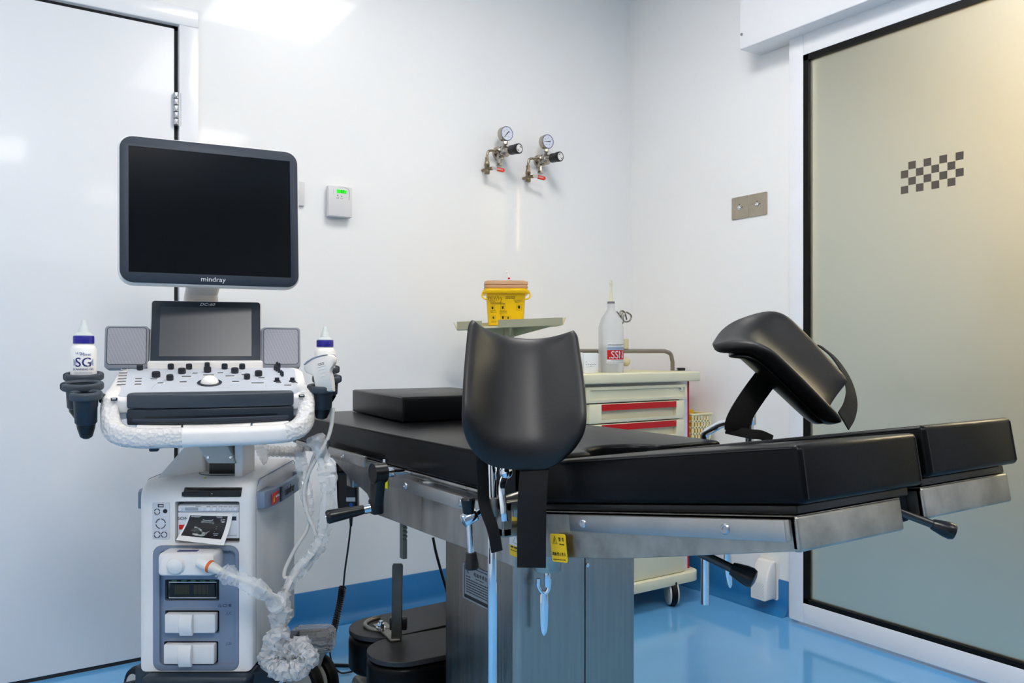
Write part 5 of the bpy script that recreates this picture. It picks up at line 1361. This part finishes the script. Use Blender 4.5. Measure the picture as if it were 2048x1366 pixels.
# ---- steel forceps leaning behind the bottle
yf = TF+.20
zj_ = tzt+.0015
fc = thing('forceps', 'steel ring-handled forceps standing behind the saline bottle', 'forceps', T(*pY(1235, 700, yf)))
M_SSTL = mat('forceps_steel', '#8d8a82', .25, metal=1, var=.05)
fq = lambda x, y, yy=0: pY(1140+x*.1537, 550+y*.1537, yf+yy)
k = MB().tube(spline([fq(*p) for p in ((740, 485), (790, 520), (795, 560), (770, 600), (735, 608), (700, 603))], 8), .0034, 10)
k.tube(spline([fq(*p) for p in ((700, 603), (690, 560), (715, 500), (740, 485))], 8), .0034, 10)
k.tube(spline([fq(700, 603), fq(640, 700), fq(560, 900)], 6), .0032, 10); k.build('forceps_arm', M_SSTL, fc)
k = MB().tube(spline([fq(*p, .012) for p in ((640, 530), (655, 480), (685, 467), (712, 490), (725, 530), (738, 582))], 8), .0034, 10)
k.tube(spline([fq(*p, .012) for p in ((640, 530), (660, 560), (680, 500), (700, 478))], 8), .003, 10)
k.tube(spline([fq(*p, .012) for p in ((575, 477), (605, 480), (635, 510), (665, 555), (640, 640), (590, 900))], 8), .0032, 10); k.build('forceps_arm', M_SSTL, fc)
k = MB().cyl(V(pY(1228, 746, yf+.006).x, yf+.006, zj_), V(pY(1228, 746, yf+.006).x, yf+.006, zj_+.10), .022, seg=24); k.build('forceps_jar', mat('jar_steel', '#b9b9b4', .3, metal=1, var=.04), fc)
# ---- small black clip on the right end
yk = TF+.08; kc = pY(1362, 738.5, yk); kc.z = tzt+.0075
ck_ = thing('small_clip', 'small black clip with two wire prongs on the right end of the trolley top', 'clip', T(kc.x, kc.y, tzt+.001))
MB().box(kc, (.034, .018, .012), .003).build('clip_body', M_BLACKP, ck_)
for dz in (-.003, .003): MB().cyl(kc+V(.015, dz*1.5, dz), kc+V(.047, dz*2, dz*1.1), .0009, seg=8).build('prong', M_CHROME, ck_)
MB().tube(spline([kc+V(-.018, 0, 0), kc+V(-.028, -.004, -.003), kc+V(-.034, 0, -.005)], 5), .0018, 8).build('clip_loop', M_CHROME, ck_)
# ---- yellow basket hung on the right side
bq0 = pX(1385, 812, bx1+.004)
bkx0, bkx1 = bx1+.009, bx1+.112
by0 = TF+.02; by1 = by0+.24; bzt = pY(1414, 829, by0).z; bzb = bzt-.20
M_BSK = mat('basket_cream', '#efe6b4', .45, var=.02)
bsk = thing('basket', 'cream perforated basket hanging on the right side of the trolley', 'basket', T((bkx0+bkx1)/2, (by0+by1)/2, bzb))
zr0 = pY(1386, 818, by0).z
fr_ = MB()
def lattice(P, U, Vv, w0, w1, h, nx, nz, th, N_):
    """perforated panel from horizontal and vertical bars, narrowing to the bottom"""
    for i in range(nx+1):
        s = i/nx
        a = P+U*(w0*(s-.5)); b = P+U*(w1*(s-.5))+Vv*(-h)
        fr_.tube([a, b], 1, 12, flat=(.0085, th), side=U)
    for j in range(nz+1):
        t_ = j/nz; w = w0+(w1-w0)*t_; c_ = P-Vv*(h*t_)
        fr_.tube([c_-U*(w/2+.002), c_+U*(w/2+.002)], 1, 12, flat=(.0085, th), side=Vv)
hh = bzt-bzb
wx = bkx1-bkx0
lattice(V((bkx0+bkx1)/2, by0, bzt), V(1, 0, 0), UP, wx, wx*.82, hh, 6, 8, .003, 0)
lattice(V((bkx0+bkx1)/2, by1, bzt), V(1, 0, 0), UP, wx, wx*.82, hh, 6, 8, .003, 0)
lattice(V(bkx1, (by0+by1)/2, bzt), V(0, 1, 0), UP, by1-by0, (by1-by0)*.9, hh, 10, 8, .003, 0)
lattice(V(bkx0, (by0+by1)/2, bzt), V(0, 1, 0), UP, by1-by0, (by1-by0)*.9, hh, 10, 8, .003, 0)
fr_.bb((bkx0+.01, by0+.01, bzb), (bkx1-.01, by1-.01, bzb+.004))
fr_.build('basket_body', M_BSK, bsk)
MB().tube([(bkx0, by0-.004, bzt+.003), (bkx1+.004, by0-.004, bzt+.003), (bkx1+.004, by1, bzt+.003), (bkx0, by1, bzt+.003)], .004, 8, closed=True).build('basket_rim', M_BSK, bsk)
yp = thing('yellow_packet', 'bright yellow packet standing in the perforated basket', 'packet', T(bkx0+.03, by0+.06, bzb+.006))
MB().bb((bkx0+.010, by0+.03, bzb+.006), (bkx0+.085, by0+.10, bzt-.03), .004).bb((bkx0+.010, by0+.03, bzt-.04), (bkx0+.04, by0+.10, bzt+.02), .004).build('packet_body', mat('packet_yellow', '#f0b81a', .5, var=.05), yp)

# ================================================================= gas regulators on the back wall
M_NI = mat('nickel', '#b5ada0', .22, metal=1, var=.05, vscale=30)
M_DIAL = mat('dial_white', '#e4e9f6', .4, var=.01)
M_ORG = mat('lever_orange', '#dc3c12', .4, var=.02)
M_KNB = mat('regulator_black', '#1c1b1d', .3, var=.05)
def regulator(du, dv, label, needle, kdir):
    """all parts are laid out on depths off the wall, from the first regulator's outline shifted to du,dv"""
    Yw = ROOM_Y
    base = pY(1010+du, 310+dv, Yw-.06)
    M = T(base.x, Yw, base.z)
    t = thing('gas_regulator', label, 'regulator', M, 'gas regulators on the back wall')
    s_ = 1641/((pY(1010+du, 310+dv, Yw-.06)-CAM).dot(FW))          # pixels per metre there
    cw = V(1, 0, 0)
    def loc(u, v, y): return pY(u+du, v+dv, Yw-y)-V(base.x, Yw, base.z)
    k = MB(M)
    body_c = loc(1003, 304, .03)
    k.cyl((body_c.x, .002, body_c.z), (body_c.x, -.012, body_c.z), .026, seg=28, bev=.002)
    k.bb((body_c.x-.014, -.028, body_c.z-.030), (body_c.x+.014, .001, body_c.z+.022), .004)
    b0 = V(body_c.x, -.024, body_c.z)
    kd_ = (loc(1038, 297, .128)-b0).normalized()
    k.lathe([(0, 0), (.021, 0), (.023, .004), (.023, .012), (.021, .014), (.021, .022), (.023, .024), (.023, .032), (.020, .036), (.0165, .044), (.015, .062), (0, .062)], b0, kd_, 28)
    k.cyl(V(body_c.x-.004, -.02, body_c.z-.052), V(body_c.x-.004, -.02, body_c.z-.02), .0095, seg=8)
    k.cyl(V(body_c.x-.004, -.02, body_c.z-.054), V(body_c.x-.004, -.02, body_c.z-.046), .013, seg=6)
    k.build('regulator_body', M_NI, t)
    kn = MB(M); K0 = b0+kd_*.058
    kn.lathe([(0, 0), (.0185, 0), (.0195, .003), (.0198, .03), (.0208, .036), (.0208, .048), (.0195, .050), (.0165, .0502), (.016, .049), (0, .049)], K0, kd_, 32)
    kn = kn.build('pressure_knob', M_KNB, t, label='black ribbed knob')
    for i in range(16):
        a_ = 2*PI*i/16
    MB(M).lathe([(0, .0505), (.0158, .0503), (.0158, .0495), (0, .0495)], K0, kd_, 28).build('knob_disc', M_WHITE, kn)
    Mk_ = M @ frame(K0+kd_*.0509, V(.95, .15, 0), UP, kd_)
    ar_ = MB(Mk_)
    for a0 in kdir:
        ar_.tube([(.0105*math.cos(math.radians(a0+5*i)), .0105*math.sin(math.radians(a0+5*i)), 0) for i in range(12)], .0014, 6)
    ar_.build('knob_print', M_INK, kn)
    # gauge
    g0 = loc(1014, 267, .072); gd_ = V(.02, -1, -.02).normalized()
    k = MB(M).lathe([(0, -.026), (.0285, -.026), (.030, -.024), (.030, -.002), (.0285, .001), (.0265, .001), (.0265, -.001), (0, -.001)], g0, gd_, 40)
    k.cyl(g0+V(-.002, .012, -.026), V(body_c.x+.004, -.048, body_c.z+.012), .0075, seg=14).cyl(g0+V(-.0, .011, -.03), g0+V(-.002, .011, -.042), .010, seg=6)
    gg = k.build('pressure_gauge', M_NI, t)
    MB(M).lathe([(0, .0), (.0268, 0), (.0268, -.0006), (0, -.0006)], g0, gd_, 36).build('gauge_dial', M_DIAL, gg)
    side = V(0, 0, 1).cross(-gd_).normalized()*-1
    side = gd_.cross(UP).normalized()*-1
    Mg_ = M @ frame(g0+gd_*.0006, side, gd_.cross(side), gd_)
    k = MB(Mg_)
    for i in range(17):
        a_ = math.radians(-45+270*i/16); l_ = .004 if i % 4 == 0 else .002
        k.tube([((.0235-l_)*math.cos(a_), (.0235-l_)*math.sin(a_), 0), (.0235*math.cos(a_), .0235*math.sin(a_), 0)], .0003, 5)
    a_ = math.radians(needle)
    k.tube([(-.021*math.cos(a_), -.021*math.sin(a_), .0004), (.013*math.cos(a_), .013*math.sin(a_), .0004)], [.0005, .0018], 6); k.cyl((0, 0, 0), (0, 0, .001), .0022, seg=12)
    for x_, y_2 in ((-.012, .008), (.0, .014), (.012, .006), (-.006, -.013), (.007, -.013)): k.box((x_, y_2, 0), (.0035, .0016, .0003))
    k.build('needle', M_INK, gg)
    MB(Mg_).tube([(.0278*math.cos(2*PI*i/36), .0278*math.sin(2*PI*i/36), 0) for i in range(36)], .0014, 8, closed=True).build('gauge_bezel', mat('gauge_bezel', '#6f7898', .3, metal=.6), gg)
    # copper-nickel elbow to the ball valve
    v0 = loc(974, 322, .035); y__ = v0.y
    k = MB(M).tube([V(body_c.x-.018, y__, body_c.z-.004)]+spline([V(v0.x+.022, y__, body_c.z-.002), V(v0.x+.006, y__, body_c.z-.008), V(v0.x, y__, body_c.z-.026)], 7)+[V(v0.x, y__, v0.z+.01)], .0048, 12)
    k.cyl(V(body_c.x-.034, y__, body_c.z-.003), V(body_c.x-.018, y__, body_c.z-.003), .0085, seg=6).cyl(V(v0.x, y__, v0.z-.002), V(v0.x, y__, v0.z+.014), .0088, seg=6).cyl(V(v0.x, y__, v0.z-.012), V(v0.x, y__, v0.z-.003), .0098, seg=16)
    k.build('elbow_pipe', mat('pipe_nickel', '#a59783', .25, metal=1, var=.05), t)
    zb_ = loc(974, 348, .035).z; zt2 = loc(974, 328, .035).z
    vb = MB(M).lathe([(0, zb_-zt2), (.0105, zb_-zt2), (.0112, (zb_-zt2)*.9), (.0112, (zb_-zt2)*.72), (.0098, (zb_-zt2)*.7), (.0098, (zb_-zt2)*.25), (.0112, (zb_-zt2)*.2), (.0112, 0), (0, 0)], V(v0.x, y__, zt2), (0, 0, 1), 8).cyl(V(v0.x, y__, (zb_+zt2)/2), V(v0.x+.012, y__-.022, (zb_+zt2)/2), .007, seg=14).cyl(V(v0.x, .0, (zt2+zb_)/2), V(v0.x, y__, (zt2+zb_)/2), .006, seg=12)
    vb = vb.build('ball_valve', mat('valve_brass', '#8b7c62', .3, metal=1, var=.08), t)
    lc0 = V(v0.x+.014, y__-.024, (zb_+zt2)/2+.002); le = loc(1009, 340, .075)
    dl_ = (V(le.x, lc0.y-.006, le.z)-lc0); dn = dl_.normalized()
    MB(M).tube([lc0-dn*.006, lc0+dn*.022], 1, 12, flat=(.012, .003), side=UP).build('lever_arm', mat('lever_zinc', '#cdc9c0', .35, metal=.5), vb)
    lv_ = MB(M).tube([lc0+dn*.018, lc0+dn*(dl_.length-.002)], 1, 12, flat=(.0165, .006), side=UP).cyl(lc0+dn*(dl_.length-.002)+V(0, .003, 0), lc0+dn*(dl_.length-.002)+V(0, -.003, 0), .008, seg=18).build('lever_grip', M_ORG, vb, label='orange lever grip')
    upl = (UP-dn*UP.dot(dn)).normalized()
    text('JIANG', M @ frame(lc0+dn*(dl_.length*.66)+V(0, -.0035, 0), dn, upl, dn.cross(upl)), .009, 'lettering', M_INKW, lv_, sx=.95)
    return t
regulator(0, 0, 'left of the two wall gas regulators, its gauge set higher', 48, (20, 200))
regulator(82, 16, 'right of the two wall gas regulators, nearer the room corner', 5, (100, -70))

# ================================================================= wall plates
M_PL = mat('plate_white', '#dedcdd', .4, var=.01)
a, b = pY(657, 370, ROOM_Y-.03), pY(704, 436, ROOM_Y-.03)
cx_, cz_ = (a.x+b.x)/2, (a.z+b.z)/2; w, h = b.x-a.x, a.z-b.z
th = thing('thermostat', 'white wall thermostat with a lit green display', 'thermostat', T(cx_, ROOM_Y, b.z))
MB().bb((a.x+.004, ROOM_Y-.012, b.z+.006), (b.x-.004, ROOM_Y+.002, a.z-.006), .0).build('back_plate', M_PL, th)
n_ = 8; prf = [(-w/2, 0), (-w/2, -.014)]+[(-w/2+w*(i/n_), -.014-.012*math.sin(PI*(.12+.76*i/n_))**.7) for i in range(n_+1)]+[(w/2, -.014), (w/2, 0)]
MB().prism([(cx_+x, ROOM_Y-.010+y, b.z) for x, y in prf], (0, 0, h), .003, 3).build('case', M_PL, th)
yF = ROOM_Y-.0365
tq = lambda x, y: pY(560+x*.1025, 340+y*.1025, yF)
l0, l1 = tq(1112, 378), tq(1296, 464)
lc_ = MB().bb((l0.x, yF-.001, l1.z), (l1.x, yF+.004, l0.z), .0005).build('display', mat('green_lcd', '#19dd18', .4, var=.0, emit=.35), th, label='green lit display')
text([('57', .002, 0, .0135)], frame(V((l0.x+l1.x)/2+.001, yF-.0012, (l0.z+l1.z)/2), V(1, 0, 0), V(0, 0, 1), V(0, -1, 0)), 1, 'digits', mat('lcd_digit', '#0b3d10', .5), lc_, sx=.9, space=1.15)
k = MB()
for x, y in ((1128, 498), (1207, 510)):
    p = tq(x, y); s = 1 if x > 1150 else -1
    k.prism([(p.x-.0022, yF, p.z-.002*s), (p.x+.0022, yF, p.z-.002*s), (p.x, yF, p.z+.0022*s)], (0, .003, 0))
    k.tube([(p.x-.0045, yF+.0005, p.z-.006), (p.x-.0035, yF+.0005, p.z-.0095), (p.x+.0035, yF+.0005, p.z-.0095), (p.x+.0045, yF+.0005, p.z-.006)], .0005, 5)
p0, p1 = tq(1240, 905), tq(1365, 912)
lines(k, frame(V(0, yF+.006, 0), V(1, 0, 0), V(0, 0, 1), V(0, -1, 0)), [(p0.x, p1.x, p0.z, .0018)], .004, 3)
k.build('button_print', M_INK, th)
k = MB(); fa, fb = tq(1060, 330), tq(1355, 590)
k.tube(spline([V(fa.x, yF+.003, fb.z), V(fa.x, yF+.003, fa.z-.004), V((fa.x+fb.x)/2, yF+.0005, fa.z+.003), V(fb.x, yF+.002, fa.z-.006), V(fb.x, yF+.002, fb.z)], 6), .0005, 5)
k.build('panel_groove', M_SPK, th)
# rotary dimmer plate half hidden by the monitor
b_ = pY(609, 362, ROOM_Y-.01); c_ = pY(607, 414, ROOM_Y-.01); s_ = .0865
pm_ = V(b_.x-s_/2, ROOM_Y, (b_.z+c_.z)/2)
dp_ = thing('dimmer_switch', 'white rotary wall switch half hidden behind the monitor', 'switch', T(*pm_))
MB().box(pm_+V(0, -.006, 0), (s_, .012, s_), .003).build('switch_plate', M_PL, dp_)
fr2 = MB().box(pm_+V(-.006, -.0125, 0), (s_-.03, .002, s_-.008), .0008).build('switch_insert', M_WHITE, dp_)
kn_ = MB().lathe([(0, .022), (.014, .022), (.017, .018), (.018, 0), (0, 0)], pm_+V(.0, -.0133, .002), (0, -1, 0), 28).build('rotary_knob', M_PL, dp_)
k = MB()
dq_ = lambda x, y: pY(560+x*.1025, 340+y*.1025, ROOM_Y-.0138)
for x0, x1, y in ((295, 345, 320), (340, 368, 438)): 
    a_, b2_ = dq_(x0, y), dq_(x1, y); lines(k, frame(V(0, ROOM_Y-.0138, 0), V(1, 0, 0), V(0, 0, 1), V(0, -1, 0)), [(a_.x, b2_.x, a_.z, .0018)], .0003, 2)
p = dq_(357, 600); k.tube([(p.x+.0022*math.cos(q_), p.y, p.z+.0022*math.sin(q_)) for q_ in [2*PI*i/12 for i in range(10)]], .0006, 6)
k.build('switch_print', M_SPK, dp_)
# twin steel gas outlet plate on the right wall
wq = lambda x, y, d_=.004: pX(1440+x*.0732, 360+y*.0732, ROOM_X-d_)
pA, pB, pCc = wq(315, 490), wq(1282, 320), wq(315, 1088)
yc_ = (pA.y+pB.y)/2; W2 = pA.y-pB.y; zc2 = ((pA.z+pCc.z)/2+(wq(1282, 320).z+wq(1282, 950).z)/2)/2; h2 = pA.z-pCc.z
op = thing('outlet_plate', 'twin stainless steel outlet plate on the right wall', 'outlet plate', T(ROOM_X, yc_, zc2-h2/2))
FO = frame(V(ROOM_X-.0005, yc_, zc2), V(0, -1, 0), V(0, 0, 1), V(-1, 0, 0))
pts_ = [(x, y) for x, y in rrect(W2, h2, .004)]
i0 = [(W2/2-.0, 0)]
half = lambda s: [(s*W2/4+x, y) for x, y in rrect(W2/2-.0006, h2, .004)]
for s in (-1, 1):
    pl_ = MB(FO).prism([(x, y, 0) for x, y in half(s)], (0, 0, .004), .0006, 1).build('steel_plate', mat('plate_steel', '#b3aa98', .38, metal=.85, var=.06, vscale=14, bump=.04, bscale=30), op)
    cx2 = s*W2/4-.003
    MB(FO).lathe([(0, .0075), (.0032, .0075), (.0036, .006), (.0062, .007), (.0078, .0075), (.0088, .005), (.009, .003), (0, .003)], (cx2, 0, 0), (0, 0, 1), 22).build('gas_port', M_CHROME, pl_)
    k = MB(FO)
    for x, y, r in ((cx2, .013, .0024), (cx2+.013, .0015, .0024)): k.cyl((x, y, .0036), (x, y, .0044), r, seg=14)
    k.build('port_hole', M_DARKGAP, pl_)
    for x in (-.026, .022): MB(FO).cyl((s*W2/4+x, -.002, .0038), (s*W2/4+x, -.002, .005), .0022, seg=12).build('plate_screw', M_ALU, pl_)
# white foot switch box low on the right wall
fw = lambda x, y, d_: pX(1340+x*.1465, 1060+y*.1465, ROOM_X-d_)
fd = .068
A4 = [fw(1110, 600, fd*.9), fw(1335, 640, fd), fw(1300, 975, fd), fw(1085, 880, fd)]
yl_ = fw(1200, 420, .05).y; yr_ = fw(1440, 600, .01).y
fs = thing('foot_switch', 'white kick switch box with diamond tread low on the right wall', 'foot switch', T(ROOM_X, (yl_+yr_)/2, fw(1300, 980, fd).z))
y1_, y0_ = fw(1090, 800, fd).y, fw(1310, 800, fd).y
zt_f = fw(1250, 405, .04).z; zm_ = fw(1330, 640, fd).z; zb_f = fw(1300, 978, fd).z
pf = [(ROOM_X-.006, zb_f), (ROOM_X-fd, zb_f), (ROOM_X-fd, zb_f+.07), (ROOM_X-fd*.82, zm_+.012), (ROOM_X-.035, zt_f-.004), (ROOM_X-.018, zt_f), (ROOM_X-.006, zt_f-.006)]
MB().prism([(x, y0_, z) for x, z in pf], (0, y1_-y0_, 0), .008, 3).build('switch_case', M_WHITE, fs)
MB().prism([(ROOM_X-.0062, y+(y0_+y1_)/2, z+(zb_f+zt_f)/2) for y, z in rrect(y1_-y0_+.016, zt_f-zb_f+.012, .012)], (.0062, 0, 0), .001).build('wall_plate', M_WHITE, fs)
k = MB(); xx = ROOM_X-fd-.0004; hz3 = .07; ny = 6
wy = y1_-y0_-.02
for s in (1, -1):
    for i in range(-6, 12):
        pts_ = []
        for t_ in range(0, 9):
            y = y0_+.01+wy*t_/8; z = zb_f+.006+s*(wy*t_/8)*1.2+i*.0125+(0 if s > 0 else .04)
            if zb_f+.004 <= z <= zb_f+hz3: pts_.append((xx, y, z))
        if len(pts_) > 1: k.tube(pts_, .0008, 5)
k.build('tread_pattern', mat('tread_white', '#d9dade', .45), fs)

# ================================================================= hand controller on the table with its coiled lead, and floor leads
zh = 2.20
hc = thing('hand_controller', 'black hand controller hanging at the head end of the operating table', 'controller', T(*pz(702, 990, zh)))
hp_ = lambda u, v, dz=0: pz(u, v, zh+dz)
R = []
for v, u0, u1, d_ in ((925, 673, 716, .016), (945, 674, 716, .018), (1000, 676, 717, .018), (1020, 678, 718, .018), (1032, 686, 715, .014)):
    c_ = (hp_(u0, v)+hp_(u1, v))/2; w = (hp_(u1, v)-hp_(u0, v)).length
    R.append([c_+RT*x+FW*y for x, y in rrect(w, d_*2, .008, 4)])
MB().loft(R).build('controller_case', M_BLACKP, hc)
MB(frame(hp_(701.5, 999, -.019), RT, UP, -FW)).box((0, 0, 0), (.024, .011, .001)).build('label_plate', M_ALU, hc)
MB(frame(hp_(702, 1009.5, -.019), RT, UP, -FW)).cyl((0, 0, -.001), (0, 0, .001), .005, seg=16).build('blue_key', mat('key_blue', '#1d63c8', .4), hc)
MB().cyl(pz(661, 948, zh-.03), pz(695, 945, zh-.03), .0035, seg=12).cyl(pz(690, 945, zh-.03), pz(690, 945, zh), .0035, seg=12).build('hanger_rod', M_BLACKP, hc)
cpts = spline([hp_(702, 1030), hp_(702, 1045), hp_(697, 1090), hp_(690, 1140), hp_(687, 1172, .015)], 8)
a0, a1, a2, a3 = hp_(685, 1174, .02), hp_(680, 1205, .10), hp_(671, 1245, .2), hp_(663, 1275, .26)
ax = spline([a0, a1, a2, a3], 60); tot = len(ax); turns = 26
coil = []
for i, p in enumerate(ax):
    q = 2*PI*turns*i/tot; d_ = (ax[min(i+1, tot-1)]-ax[max(i-1, 0)]).normalized(); s_ = d_.cross(FW).normalized()
    coil.append(p+(s_*math.cos(q)+FW*math.sin(q))*.0085)
lead = cpts+coil+spline([coil[-1], hp_(660, 1300, .29), hp_(664, 1325, .31), pH(680, 1345, .006), pH(705, 1343, .005)], 8)[1:]
MB().tube(lead, .0026, 8).build('coiled_lead', M_BLACKP, hc, label='coiled black lead')
MB().lathe([(0, .03), (.0035, .03), (.0055, 0), (0, 0)], hp_(702, 1030), (0, 0, -1), 14).build('strain_relief', M_BLACKP, hc)
def floorlead(pts, r, label):
    return tag(recenter(MB().tube(pts, r, 10).build('power_lead', M_BLACKP)), label, 'cable')
floorlead(spline([pz(866, 1075, 2.34), pz(872, 1105, 2.34), pz(882, 1142, 2.34), pz(894, 1185, 2.34), pz(900, 1225, 2.34), pH(905, 1250, .12), V(1.14, 2.2, .006), V(1.2, 2.3, .006)], 8), .004, 'black lead dropping from under the table behind the column')
lf1 = spline([pH(660, 1330, .005), pH(700, 1331, .005), pH(735, 1331, .005), V(.8, 2.06, .005), V(1.0, 2.2, .005)], 8)
floorlead(lf1, .0055, 'black lead lying on the floor between castor and table base')
